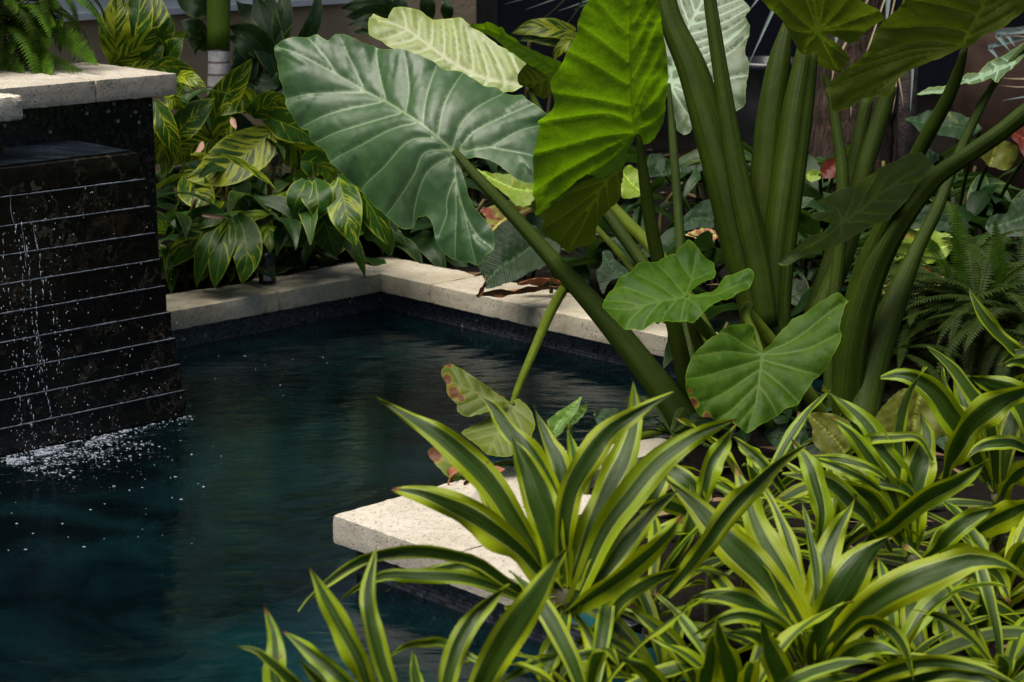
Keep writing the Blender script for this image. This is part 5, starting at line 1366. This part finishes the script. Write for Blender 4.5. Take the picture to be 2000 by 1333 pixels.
for k in range(8):  # crown out of view, put in for the shade it gives
    cl = arc(top - Vector((0, 0, .03)), k * .785 + .2, 1.1, 1.5, 1.7, 24)
    MBf = MB()
    for i in range(2, 24):
        s = i / 23; T_ = (cl[i] - cl[i - 1]).normalized(); sd = T_.cross(Vector((0, 0, 1))).normalized()
        L_ = .34 * math.sin(math.pi * (.12 + .85 * s))
        for sg in (1, -1):
            d = (sd * sg + T_ * .7 - Vector((0, 0, .25))).normalized()
            w_ = T_ * .016
            MBf.add([cl[i] - w_, cl[i] + w_, cl[i] + d * L_ * .6 + w_ * .8 - Vector((0, 0, .02)), cl[i] + d * L_ - Vector((0, 0, .07)), cl[i] + d * L_ * .6 - w_ * .8 - Vector((0, 0, .02))], [(0, 1, 2, 3, 4)])
    v, f, _, _ = tube(cl, [.012 * (1 - .8 * i / 23) for i in range(24)], 6); MBf.add(v, f)
    MBf.build('frond', MT['fern'], pt, attrs={'v': [.5] * len(MBf.v)})

# ================================================================ ferns
def frond(root, mat, cl, plen, npin=34, side=None, droop=.25, name='frond', taper=1.0, pw=.30):
    """a fern frond: midrib and many pinnae in one mesh"""
    m_ = MB(); A = []
    n = len(cl)
    L = sum((cl[i + 1] - cl[i]).length for i in range(n - 1))
    for i in range(npin):
        s = .08 + .92 * i / (npin - 1); k = s * (n - 1); k0 = min(n - 2, int(k)); c = cl[k0].lerp(cl[k0 + 1], k - k0)
        T_ = (cl[k0 + 1] - cl[k0]).normalized()
        S = side(s, T_) if side else T_.cross(Vector((0, 0, 1)))
        if S.length < 1e-3: S = RT.copy()
        S.normalize(); N_ = S.cross(T_)
        pl = plen * (math.sin(math.pi * min(1, .10 + .90 * s) ** 1.2) ** .7 if taper else 1) * frng.uniform(.88, 1.08)
        pl = max(pl, plen * .06)
        wd = L / npin * .62 * (1 + pw)
        for sg in (1, -1):
            tw = frng.uniform(-.25, .25)
            d = (S * sg + T_ * .32).normalized(); dn_ = Vector((0, 0, -1)) * droop * pl + N_ * tw * pl * .3
            b = c
            w0 = T_ * wd * .62; w1 = T_ * wd * .5
            p1 = b + d * pl * .45 + dn_ * .25; p2 = b + d * pl + dn_
            m_.add([b - w0 * .6, b + w0, p1 + w1, p2, p1 - w1], [(0, 1, 2, 3, 4)] if sg > 0 else [(4, 3, 2, 1, 0)])
            A += [s] * 5
    v, f, _, _ = tube(cl, [.0016 * (1 - .7 * i / (n - 1)) for i in range(n)], 5)
    m_.add(v, f); A += [.3] * len(v)
    return m_.build(name, MT[mat], root, smooth=False, attrs={'v': A})
def tfrond(root, mat, pts, ppx, d0, d1, roll=0.0, npin=34, droop=.15):
    q = catmull(pts, 18); cl = [P(p[0], p[1], d0 + (d1 - d0) * i / 17) for i, p in enumerate(q)]
    def side(s, T_):
        S = T_.cross(FWD)
        return Matrix.Rotation(roll, 3, T_) @ S.normalized()
    return frond(root, mat, cl, ppx / 2 / FPX * d0, npin, side, droop)
Z = tile(0, 0, 4.04)
fc = P(30, 40, 4.78)
fr_ = thing('fern', P(40, 120, 4.85), 'bright green fern hanging over the top of the fountain wall', 'fern', 'ferns in the garden')
for pts, pp, rl in (([(260, 10), (340, 0), (420, 30), (475, 110), (492, 215)], 34, .5), ([(470, -60), (530, -10), (580, 70), (605, 150), (612, 215)], 26, .7),
                    ([(120, 230), (260, 195), (400, 220), (540, 290), (660, 400), (770, 515)], 62, .35), ([(180, 300), (260, 370), (330, 460), (375, 540), (400, 608)], 62, .3),
                    ([(-80, 520), (0, 545), (110, 570), (255, 632)], 64, .3), ([(110, 60), (120, 160), (115, 300), (92, 425)], 46, .5), ([(200, 380), (300, 420), (450, 490), (645, 562)], 44, .6),
                    ([(0, -60), (50, 0), (100, 50), (140, 100)], 36, .2), ([(200, -20), (300, -30), (400, 10), (470, 60)], 40, .4), ([(40, 300), (60, 420), (120, 520), (200, 570)], 50, .4),
                    ([(150, 100), (200, 200), (220, 330), (200, 470)], 50, .5), ([(150, 60), (250, 70), (360, 130), (440, 200)], 46, .6), ([(-40, 200), (-10, 350), (30, 480), (20, 600)], 50, .3),
                    ([(120, 160), (220, 250), (300, 330), (420, 330)], 50, .5)):
    tfrond(fr_, 'fern', Z(pts), pp, 4.82, 4.72 + frng.uniform(-.08, .05), rl, 40)
for j in range(54):
    cl = arc(fc + Vector((frng.uniform(-.08, .03), frng.uniform(.0, .1), frng.uniform(-.04, .03))), frng.uniform(0, 6.28), frng.uniform(.2, 1.0), frng.uniform(.2, .34), frng.uniform(1.8, 3.0), 14)
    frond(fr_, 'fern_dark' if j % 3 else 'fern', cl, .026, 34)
FR = [('dark fern mound right of the right-hand stalks', (1800, 640, 4.75), 34), ('dark fern with fronds fanning toward the bright strap leaf', (1910, 600, 4.6), 34),
      ('fern at the right edge with greyish fronds', (2000, 640, 4.45), 30), ('fern behind the mottled yellow leaf at the right', (1870, 530, 5.05), 26),
      ('low fern between the thick stalks and the brown leaf', (1740, 690, 4.5), 20), ('small fern in the gap under the leaning stalk', (1310, 850, 3.75), 8)]
for k, (lab, cc, n) in enumerate(FR):
    n = int(n * 1.5) if k < 4 else n
    c = P(*cc); base = Vector((c.x, c.y, -.03)); c = Vector((c.x, c.y, max(.02, min(c.z, .22))))
    root = thing('fern', base, lab, 'fern', 'ferns in the garden')
    cane(root, base, c, .008, name='rootstock')
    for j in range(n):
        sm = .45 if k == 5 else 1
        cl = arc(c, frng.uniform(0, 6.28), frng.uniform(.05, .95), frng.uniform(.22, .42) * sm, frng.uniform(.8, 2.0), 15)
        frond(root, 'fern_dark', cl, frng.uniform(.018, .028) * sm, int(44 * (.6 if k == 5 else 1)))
    if k == 1:
        for pts, pp, rl in (([(1880, 600), (1878, 540), (1872, 470), (1868, 405)], 52, .2), ([(1960, 610), (1955, 540), (1948, 480), (1944, 432)], 44, .2), ([(1900, 640), (1930, 600), (1950, 560), (1965, 520)], 40, .3), ([(1860, 560), (1845, 520), (1820, 480), (1790, 455)], 36, .3)):
            tfrond(root, 'fern', pts, pp, 4.62, 4.58, rl, 36)

# ================================================================ other broad leaves among the stalks
def broad(label, cat, name, base_px, leaves, group=None, stemmat='stalk'):
    bp = P(*base_px); root = thing(name, Vector((bp.x, bp.y, -.03)), label, cat, group)
    for j, L_ in enumerate(leaves):
        mat, d, nrm, outl, mid = L_[:5]
        # leaf blade with u across, v along: laid on its own plane, ribs curving to the rim
        out = smooth_closed(outl, 6); N = cv(*nrm); O0 = P(mid[0][0], mid[0][1], d)
        xs = [p[0] for p in out]; ys = [p[1] for p in out]; px = []
        y = min(ys)
        while y < max(ys):
            x = min(xs)
            while x < max(xs): px.append((x + frng.uniform(-1, 1), y + frng.uniform(-1, 1))); x += 7
            y += 7
        px = np.array(px); ok = pip(px[:, 0], px[:, 1], out); ob = out[1:] + out[:1]
        e_, _, _ = segdist(px[:, 0], px[:, 1], out, ob); px = px[ok & (e_ > 4)]
        mm = [tuple(q[:2]) for q in catmull(mid, 30)]; ins = [p for p in mm[1:-1] if pip(np.array([p[0]]), np.array([p[1]]), out)[0]]
        r = delaunay_2d_cdt([Vector(p) for p in out] + [Vector(p) for p in ins] + [Vector(p) for p in px], [(i, (i + 1) % len(out)) for i in range(len(out))], [], 1, 1e-3)
        pv = np.array([(q[0], q[1]) for q in r[0]]); dm, mi, mt = segdist(pv[:, 0], pv[:, 1], mm[:-1], mm[1:])
        md = np.array(mm[-1]) - np.array(mm[0]); ml = np.linalg.norm(md); hwid = max(dm) + 1e-6
        V = []; U = []; W = []
        for i, (x, y) in enumerate(pv):
            sgn = 1 if (x - mm[mi[i]][0]) * md[1] - (y - mm[mi[i]][1]) * md[0] > 0 else -1
            rd = ray(x, y); p = CAM + rd * ((O0 - CAM).dot(N) / rd.dot(N))
            al = (mi[i] + mt[i]) / len(mm)
            h = .35 * dm[i] * d / FPX * (1 - .5 * dm[i] / hwid) + .006 * mnoise.noise(Vector((x / 40, y / 40, j))) + .0022 * math.sin(al * 70 - dm[i] / hwid * 14)
            V.append(p + N * h); U.append(sgn * dm[i] / hwid); W.append(al)
        o = obj('leaf', V, [tuple(q) for q in r[2]], MT[mat], root, {'u': U, 'v': W})
        if len(L_) > 5: o['label'] = L_[5]
        e = P(mid[0][0], mid[0][1], d)
        b = Vector((bp.x + .02 * j, bp.y, -.03))
        m_ = e.lerp(b, .5) + Vector((0, .02, .05))
        v, f, u, va = tube([Vector(q) for q in catmull([tuple(e), tuple(m_), tuple(b)], 9)], [.005] * 9, 8)
        obj('leaf_stalk', v, f, MT[stemmat], root, {'u': u, 'v': va})
    return root
Z = tile(900, 300, 4.443)
broad('glossy dark paddle leaf plant resting by the far coping under the leaning stalk', 'leafy plant', 'paddle_leaf_plant', (1075, 545, 5.3), [
  ('broad_dark', 5.12, (-.1, .5, .85), Z([(155, 1000), (180, 880), (250, 750), (350, 630), (470, 580), (540, 620), (650, 650), (740, 720), (860, 800), (868, 880), (800, 960), (720, 1020), (600, 1062), (480, 1120), (350, 1172), (220, 1190), (212, 1120), (195, 1080)]), Z([(850, 690), (660, 785), (450, 920), (214, 1110)]))])
broad('croton with a pink and yellow leaf under a lime one beside the leaning stalk', 'croton', 'croton_plant', (1010, 500, 5.6), [
  ('croton_lime', 5.45, (0, .5, .85), Z([(125, 140), (250, 175), (420, 190), (590, 190), (650, 260), (650, 380), (600, 460), (480, 465), (400, 380), (300, 300), (200, 220)]), Z([(640, 330), (450, 300), (140, 150)])),
  ('croton_pink', 5.5, (0, .3, .95), Z([(170, 500), (350, 450), (600, 466), (640, 500), (560, 570), (470, 600), (350, 660), (270, 740), (200, 790), (205, 640), (225, 570)]), Z([(600, 480), (400, 560), (210, 720)]), 'pink and yellow leaf'),
  ('broad_grey', 5.48, (.2, .5, .8), Z([(560, 540), (650, 500), (760, 560), (880, 640), (800, 700), (640, 640)]), Z([(860, 640), (700, 580), (570, 540)]))], 'crotons')
broad('lime leaf plant showing between the drooping lobe and the green stalk', 'leafy plant', 'lime_leaf_plant', (1240, 420, 5.3), [
  ('croton_lime', 5.1, (.1, .4, .9), Z([(1395, 170), (1450, 108), (1500, 130), (1560, 180), (1600, 280), (1555, 380), (1440, 402), (1385, 390)]), Z([(1590, 360), (1480, 260), (1400, 150)]))])
broad('grey green pointed leaf plant low behind the flat elephant ear leaf', 'leafy plant', 'pointed_leaf_plant', (1195, 600, 5.0), [
  ('broad_grey', 4.85, (-.2, .4, .9), Z([(1225, 850), (1290, 840), (1340, 920), (1440, 1000), (1460, 1060), (1300, 1120), (1240, 1240), (1195, 1120), (1185, 1040), (1230, 950)]), Z([(1440, 1050), (1320, 1010), (1230, 860)])),
  ('broad_dark', 4.9, (.1, .7, .7), Z([(1300, 765), (1400, 750), (1480, 810), (1620, 780), (1640, 900), (1500, 960), (1400, 940), (1330, 860)]), Z([(1620, 840), (1470, 850), (1310, 770)]))])
Z = tile(1250, 250, 4.443)
broad('croton with a yellow tipped leaf peeping left of the thickest stalk', 'croton', 'croton_plant', (1370, 470, 5.5), [
  ('broad_grey', 5.35, (0, .5, .85), Z([(370, 790), (480, 690), (600, 640), (640, 880), (500, 890), (380, 910)]), Z([(640, 800), (500, 780), (380, 850)])),
  ('croton_pink', 5.3, (.1, .6, .8), Z([(380, 930), (480, 890), (620, 880), (680, 960), (520, 1015), (460, 960)]), Z([(660, 930), (520, 940), (400, 930)])),
  ('broad_dark', 5.45, (0, .6, .8), Z([(90, 430), (180, 375), (290, 340), (540, 330), (540, 380), (380, 390), (230, 425)]), Z([(530, 350), (300, 380), (100, 430)])),
  ('broad_grey', 5.5, (0, .4, .9), Z([(80, 240), (180, 230), (220, 280), (200, 380), (90, 430), (60, 340)]), Z([(70, 250), (140, 320), (100, 420)]))], 'crotons')
Z = tile(1500, 300, 2.962)
broad('croton with mottled pink red leaves in the ferns at the right', 'croton', 'croton_plant', (1800, 600, 5.2), [
  ('broad_grey', 5.1, (-.1, .4, .9), Z([(680, 400), (760, 340), (900, 315), (1000, 330), (1070, 440), (960, 460), (850, 460), (700, 520)]), Z([(1050, 400), (880, 400), (690, 450)])),
  ('croton_lime', 5.0, (0, .5, .85), Z([(560, 680), (640, 530), (760, 480), (870, 445), (1050, 480), (1070, 560), (1000, 630), (850, 670), (740, 690), (600, 740)]), Z([(1050, 540), (830, 570), (580, 690)])),
  ('croton_pink', 4.95, (.1, .6, .8), Z([(610, 740), (740, 690), (900, 658), (1010, 670), (1050, 720), (950, 790), (800, 800), (680, 830), (630, 790)]), Z([(1030, 710), (850, 740), (630, 770)]), 'pink and yellow leaf')], 'crotons')
broad('croton with small lime and red leaves between the two thick stalk groups', 'croton', 'croton_plant', (1570, 430, 5.5), [
  ('croton_lime', 5.35, (0, .5, .85), Z([(150, 480), (170, 440), (250, 430), (320, 440), (300, 490), (200, 500)]), Z([(310, 455), (230, 460), (160, 470)])),
  ('croton_pink', 5.4, (0, .5, .85), Z([(100, 880), (120, 830), (190, 800), (230, 830), (190, 900), (120, 930)]), Z([(220, 830), (160, 860), (110, 910)])),
  ('broad_red', 5.4, (0, .3, .9), Z([(300, 90), (340, 40), (400, 30), (410, 120), (370, 150), (310, 140)]), Z([(400, 50), (350, 90), (310, 130)])),
  ('croton_lime', 5.38, (0, .3, .9), Z([(215, 120), (260, 95), (310, 110), (300, 150), (250, 165), (220, 150)]), Z([(300, 120), (260, 130), (220, 140)])),
  ('broad_grey', 5.45, (0, .5, .8), Z([(150, 250), (250, 240), (320, 300), (300, 360), (160, 400)]), Z([(310, 280), (230, 310), (150, 370)]))], 'crotons')
Z = tile(1750, 200, 5.332)
broad('broad dark leaved plant behind the crossing stalks at the right', 'leafy plant', 'broad_leaf_plant', (1860, 380, 5.5), [
  ('broad_grey', 5.3, (0, .6, .8), Z([(92, 185), (200, 150), (360, 100), (500, 110), (640, 120), (760, 180), (900, 270), (780, 370), (650, 410), (550, 380), (350, 350), (240, 325), (190, 250)]), Z([(880, 280), (550, 250), (110, 190)])),
  ('broad_yellow', 5.25, (.1, .2, .95), Z([(820, 500), (900, 400), (1050, 320), (1100, 350), (1130, 410), (1250, 470), (1262, 560), (1150, 720), (950, 660)]), Z([(1100, 345), (1030, 480), (980, 650)])),
  ('broad_grey', 5.35, (0, .6, .8), Z([(270, 520), (320, 480), (400, 540), (450, 600), (380, 650), (300, 590)]), Z([(430, 610), (360, 550), (290, 510)])),
  ('broad_red', 5.2, (0, .4, .9), Z([(1110, 290), (1200, 250), (1333, 260), (1500, 280), (1480, 560), (1333, 580), (1250, 430)]), Z([(1450, 450), (1300, 360), (1120, 290)]), 'rust red leaf'),
  ('broad_dark', 5.0, (-.2, .5, .8), Z([(920, 1310), (1000, 1200), (1160, 1160), (1200, 1050), (1333, 1000), (1500, 980), (1500, 1400), (1200, 1420), (1000, 1400)]), Z([(1480, 1100), (1200, 1250), (930, 1310)]))])
broad('plant with dull brown green leaves at the foot of the right-hand stalks', 'leafy plant', 'brown_leaf_plant', (1760, 900, 3.75), [
  ('broad_yellow', 3.72, (.1, .35, .95), T8([(540, 1000), (620, 890), (700, 830), (800, 838), (870, 900), (960, 1010), (930, 1070), (850, 1100), (700, 1100), (600, 1080)]), T8([(760, 1090), (760, 980), (790, 850)])),
  ('broad_yellow', 3.7, (-.1, .3, .95), T8([(208, 955), (330, 958), (420, 1000), (455, 1080), (405, 1180), (330, 1200), (240, 1120), (230, 1040)]), T8([(400, 1160), (320, 1060), (215, 965)])),
  ('broad_dark', 3.8, (0, .5, .85), T8([(-20, 1060), (60, 1010), (160, 1020), (210, 1080), (180, 1150), (60, 1160)]), T8([(190, 1110), (90, 1080), (-10, 1070)]))])
Z = tile(850, 680, 4.76)
broad('small pale arrow leaf plant at the water beside the striped leaf tips', 'leafy plant', 'arrow_leaf_plant', (1090, 870, 3.6), [
  ('aloc_leaf', 3.62, (.1, .4, .9), Z([(1040, 680), (1180, 570), (1360, 455), (1330, 560), (1260, 680), (1180, 790), (1110, 840), (1050, 760)]), Z([(1080, 800), (1180, 660), (1350, 465)])),
  ('aloc_leaf', 3.66, (-.1, .4, .9), Z([(1280, 620), (1330, 560), (1425, 520), (1390, 600), (1320, 680), (1250, 740)]), Z([(1260, 720), (1330, 610), (1420, 525)])),
  ('broad_dark', 3.7, (0, .5, .8), T7([(420, 965), (480, 930), (560, 940), (600, 1000), (560, 1060), (470, 1040)]), T7([(590, 1020), (510, 990), (430, 965)]))], stemmat='stalk_light') if MT.setdefault('aloc_leaf', m_plainleaf('arrow_leaf', (.10, .19, .03), (.16, .3, .03), .4, 30)) else None

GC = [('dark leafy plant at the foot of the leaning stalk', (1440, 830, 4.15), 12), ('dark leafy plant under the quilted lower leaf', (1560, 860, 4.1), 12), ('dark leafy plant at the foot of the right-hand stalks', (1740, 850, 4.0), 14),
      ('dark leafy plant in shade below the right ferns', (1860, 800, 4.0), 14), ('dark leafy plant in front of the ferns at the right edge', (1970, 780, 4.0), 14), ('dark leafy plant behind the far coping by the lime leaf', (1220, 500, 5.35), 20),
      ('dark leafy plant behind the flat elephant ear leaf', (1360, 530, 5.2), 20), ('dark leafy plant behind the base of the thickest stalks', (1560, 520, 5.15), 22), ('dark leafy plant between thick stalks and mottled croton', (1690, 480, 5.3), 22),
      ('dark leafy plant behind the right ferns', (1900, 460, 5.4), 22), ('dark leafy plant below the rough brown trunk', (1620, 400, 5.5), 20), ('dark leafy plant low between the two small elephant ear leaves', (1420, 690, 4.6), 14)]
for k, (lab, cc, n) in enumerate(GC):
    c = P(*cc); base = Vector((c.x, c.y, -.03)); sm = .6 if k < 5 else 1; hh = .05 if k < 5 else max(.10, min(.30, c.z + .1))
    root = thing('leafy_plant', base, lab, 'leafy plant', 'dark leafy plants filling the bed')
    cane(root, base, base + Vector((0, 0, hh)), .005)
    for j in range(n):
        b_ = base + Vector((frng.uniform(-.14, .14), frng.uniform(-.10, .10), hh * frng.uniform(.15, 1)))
        free_leaf(root, ('broad_dark', 'ginger_shaded', 'broad_dark', 'broad_grey')[j % 4], b_, frng.uniform(0, 6.28), frng.uniform(.1, 1.1 * sm), frng.uniform(.13, .24) * sm, frng.uniform(.6, 1.7), frng.uniform(.05, .09) * sm, prof='lance', fold=.15, wav=.15, n=12, tw=.6)

# ================================================================ fan palms whose blade tips hang into view
def fanpalm(label, hub, blades):
    root = thing('fan_palm', Vector((hub.x, hub.y, -.03)), label, 'fan palm', 'fan palms behind the elephant ears')
    v, f, u, va = tube([Vector((hub.x, hub.y, -.03)), hub.lerp(Vector((hub.x, hub.y, -.03)), .5), hub], [.03, .026, .02], 10)
    obj('trunk', v, f, MT['fan_trunk'], root)
    for j, (mat, w_, pts, d) in enumerate(blades):
        e = P(pts[0][0], pts[0][1], d)
        cl = [hub.lerp(e, s / 5) for s in range(5)] + [P(q[0], q[1], d) for q in catmull(pts, 9)]
        sd = [(cl[min(i + 1, len(cl) - 1)] - cl[max(i - 1, 0)]).cross(FWD).normalized() for i in range(len(cl))]
        strap('blade', root, mat, cl, w_ / FPX * d, sd, .5, prof='blade', wav=0, seed=j, nac=4)
MT['fan_trunk'] = m_simple('fan_trunk', (.07, .055, .05), (.14, .11, .10), 30, .9, .2, .8, .01)
S_, D_ = 'silver_blade', 'straw_blade'
fanpalm('fan palm with drooping silvery blade tips behind the top right leaf', P(1790, -190, 5.7), [
  (S_, 13, [(1781, 60), (1782, 140), (1778, 216)], 5.6), (D_, 6, [(1752, 120), (1749, 180), (1743, 221)], 5.6), (D_, 5, [(1755, 150), (1762, 190), (1764, 208)], 5.6), (S_, 15, [(1735, -10), (1733, 20), (1730, 60)], 5.6),
  (S_, 20, [(1640, 40), (1634, 70), (1630, 95)], 5.6), (D_, 6, [(1628, 130), (1626, 150), (1624, 160)], 5.6), (D_, 6, [(1560, 90), (1556, 115), (1552, 128)], 5.6), (D_, 4, [(1664, 190), (1662, 215), (1661, 232)], 5.6), (D_, 4, [(1702, 200), (1701, 215), (1701, 222)], 5.6)])
fanpalm('fan palm spreading silvery and straw coloured blades at the right edge', P(2120, 40, 5.8), [
  (S_, 16, [(1945, 66), (1958, 82), (1972, 100)], 5.7), (S_, 12, [(1965, 66), (1975, 80), (1983, 92)], 5.7), (S_, 13, [(1930, 92), (1942, 105), (1954, 122)], 5.7),
  (D_, 7, [(2030, 152), (1990, 154), (1956, 153)], 5.7), (D_, 6, [(2040, 168), (1990, 170), (1952, 167)], 5.7), (S_, 7, [(2040, 185), (1995, 190), (1958, 197)], 5.7), (D_, 5, [(2030, 222), (2000, 228), (1975, 245)], 5.7), (D_, 5, [(2040, 80), (2010, 62), (1985, 54)], 5.7), (D_, 5, [(2040, 78), (2000, 72), (1975, 70)], 5.7)])
fanpalm('fan palm with thin grey blade tips crossing the dark doorway', P(1230, -170, 6.6), [
  (S_, 6, [(1120, -40), (1060, -14), (985, 9)], 6.5), (S_, 7, [(1160, -30), (1090, -4), (1027, 19)], 6.5), (S_, 7, [(1200, -20), (1140, 4), (1090, 22)], 6.5), (D_, 5, [(1190, -10), (1150, 6), (1122, 19)], 6.5),
  (S_, 12, [(1525, -10), (1505, 30), (1485, 75), (1462, 126)], 6.0), (S_, 10, [(1490, -20), (1475, 5), (1463, 20)], 6.0),
  ('broad_dark', 8, [(1150, -20), (1120, 30), (1090, 65)], 6.4), ('broad_dark', 9, [(1160, -20), (1140, 40), (1112, 90)], 6.4), ('broad_dark', 7, [(1120, -20), (1080, 20), (1025, 65)], 6.4)])

# rough fibrous trunk in the shade, right of the thick stalks
ft = thing('palm_tree', P(1665, 440, 5.9), 'rough brown palm trunk in shade behind the thick stalks', 'palm tree')
q = [P(1668, 460, 5.9), P(1662, 330, 5.9), P(1665, 180, 5.9), P(1668, -60, 5.9), P(1670, -500, 5.9)]
q = [Vector(x) for x in catmull([tuple(x) for x in q], 60)]
t = NT('fibre_trunk'); p_ = t.pos()
n1 = t.noise(t.n("Mapping", {'Vector': p_, 'Scale': (60, 60, 9)}), 1, 5, .7); n2 = t.noise(p_, 16, 4)
c_ = t.mix(t.step(n1, .35, .7), (.025, .015, .010), (.085, .062, .052)); c_ = t.mix(t.math('MULTIPLY', t.step(n2, .45, .7), .5), c_, (.07, .03, .02))
MT['fibre_trunk'] = t.done(t.pbr(c_, .95, .15, t.bump(n1, 1.0, .02)))
v, f, _, _ = tube(q, [.115 + .010 * mnoise.noise(Vector((i * .7, 3, 1))) for i in range(60)], 24, True, .05)
obj('trunk', v, f, MT['fibre_trunk'], ft)

# ================================================================ pots, and the garden light by the coping
def lathe(prof, sides=32):
    v = []; f = []
    for r_, z_ in prof:
        for k in range(sides): v.append(Vector((math.cos(2 * math.pi * k / sides) * r_, math.sin(2 * math.pi * k / sides) * r_, z_)))
    for i in range(len(prof) - 1):
        for k in range(sides):
            a = i * sides + k; b = i * sides + (k + 1) % sides; f.append((a, b, b + sides, a + sides))
    f.append(tuple(range(sides - 1, -1, -1))); f.append(tuple((len(prof) - 1) * sides + k for k in range(sides)))
    return v, f
MT['brown_glaze'] = m_simple('brown_glaze', (.034, .020, .016), (.056, .035, .028), 9, .8, .1, .2)
MT['black_glaze'] = m_simple('black_glaze', (.006, .006, .008), (.014, .014, .018), 7, .3, .5, .1)
b = P(2010, 300, 6.4); b.z = -.03
pot = thing('plant_pot', b, 'large round brown pot behind the crossing stalks at the right edge', 'plant pot', 'pots by the doorway')
zz = P(2010, 60, 6.4).z
v, f = lathe([(.13, 0), (.17, .06), (.225, zz * .45), (.24, zz * .7), (.225, zz * .95), (.20, zz), (.205, zz + .03), (.17, zz + .03), (.165, zz - .02)])
obj('body', [x + b for x in v], f, MT['brown_glaze'], pot); v, f = lathe([(.01, zz - .03), (.166, zz - .03), (.166, zz - .015), (.01, zz - .012)]); obj('soil_top', [x + b for x in v], f, MT['soil'], pot)
b = P(1495, 360, 6.3); b.z = -.03; zz = P(1495, 105, 6.3).z
pot = thing('plant_pot', b, 'tall black pot in the dark between pale leaf and thick stalks', 'plant pot', 'pots by the doorway')
v, f = lathe([(.07, 0), (.10, .05), (.135, zz * .5), (.14, zz * .8), (.115, zz * .96), (.13, zz), (.13, zz + .02), (.11, zz + .02), (.105, zz - .03)])
obj('body', [x + b for x in v], f, MT['black_glaze'], pot); v, f = lathe([(.01, zz - .04), (.106, zz - .04), (.106, zz - .03), (.01, zz - .025)]); obj('soil_top', [x + b for x in v], f, MT['soil'], pot)
b = P(522, 548, 5.42); b.z = -.03
gl_ = thing('garden_light', b, 'small black garden light with a white label behind the coping', 'garden light')
v, f = lathe([(.006, 0), (.006, .02), (.020, .022), (.022, .03), (.022, .10), (.018, .108), (.010, .112)], 20)
obj('lamp_body', [x + b for x in v], f, MT['black_glaze'], gl_)
MT['label'] = m_simple('label', (.60, .64, .70), (.55, .58, .64), 30, .6, .3, .05)
ctr = Vector((b.x, b.y, 0)); an0 = math.atan2(-b.y, -b.x); v = []; f = []
for i in range(7):
    an = an0 - .45 + .9 * i / 6
    for z_ in (.040, .062): v.append(b + Vector((math.cos(an) * .0228, math.sin(an) * .0228, z_)))
for i in range(6): f.append((2 * i, 2 * i + 2, 2 * i + 3, 2 * i + 1))
obj('paper_label', v, f, MT['label'], gl_)

# ================================================================ dead leaves on the coping and in the bed
dl = random.Random(9)
def dead(label, pts, wpx, d, roll, fold=.6):
    q = catmull(pts, 14); cl = [P(p[0], p[1], d) for p in q]
    sd = [Matrix.Rotation(roll + i * .07, 3, (cl[min(i + 1, 13)] - cl[max(i - 1, 0)]).normalized()) @ (cl[min(i + 1, 13)] - cl[max(i - 1, 0)]).cross(FWD).normalized() for i in range(14)]
    o = strap('dead_leaf', None, 'dead', cl, wpx / FPX * d, sd, fold, prof='lance', wav=.5, seed=wpx)
    tag(o, label, 'dead leaf', 'dead leaves on the ground')
dead('curled rust brown dead leaf lying along the far coping', [(930, 578), (975, 571), (1030, 566), (1095, 560)], 20, 5.02, .5)
dead('upturned orange brown leaf stub at the coping edge', [(934, 582), (940, 566), (948, 548), (950, 538)], 12, 5.0, .3)
dead('dry red brown leaf in the bed behind the far coping', [(1010, 555), (1050, 545), (1090, 548), (1120, 560)], 30, 5.25, .7)
dead('dry leaf curled beside the leaning stalk near the pool corner', [(1352, 660), (1372, 650), (1385, 662), (1380, 685)], 22, 4.45, .4)

dead('withered brown leaf drooping over the corner stone behind the striped plant', [(915, 895), (895, 912), (880, 930), (874, 948)], 24, 3.50, .4)
dead('crumpled brown leaf under the drooping torn leaf by the pool', [(985, 915), (955, 925), (925, 940), (905, 945)], 26, 3.52, .6)
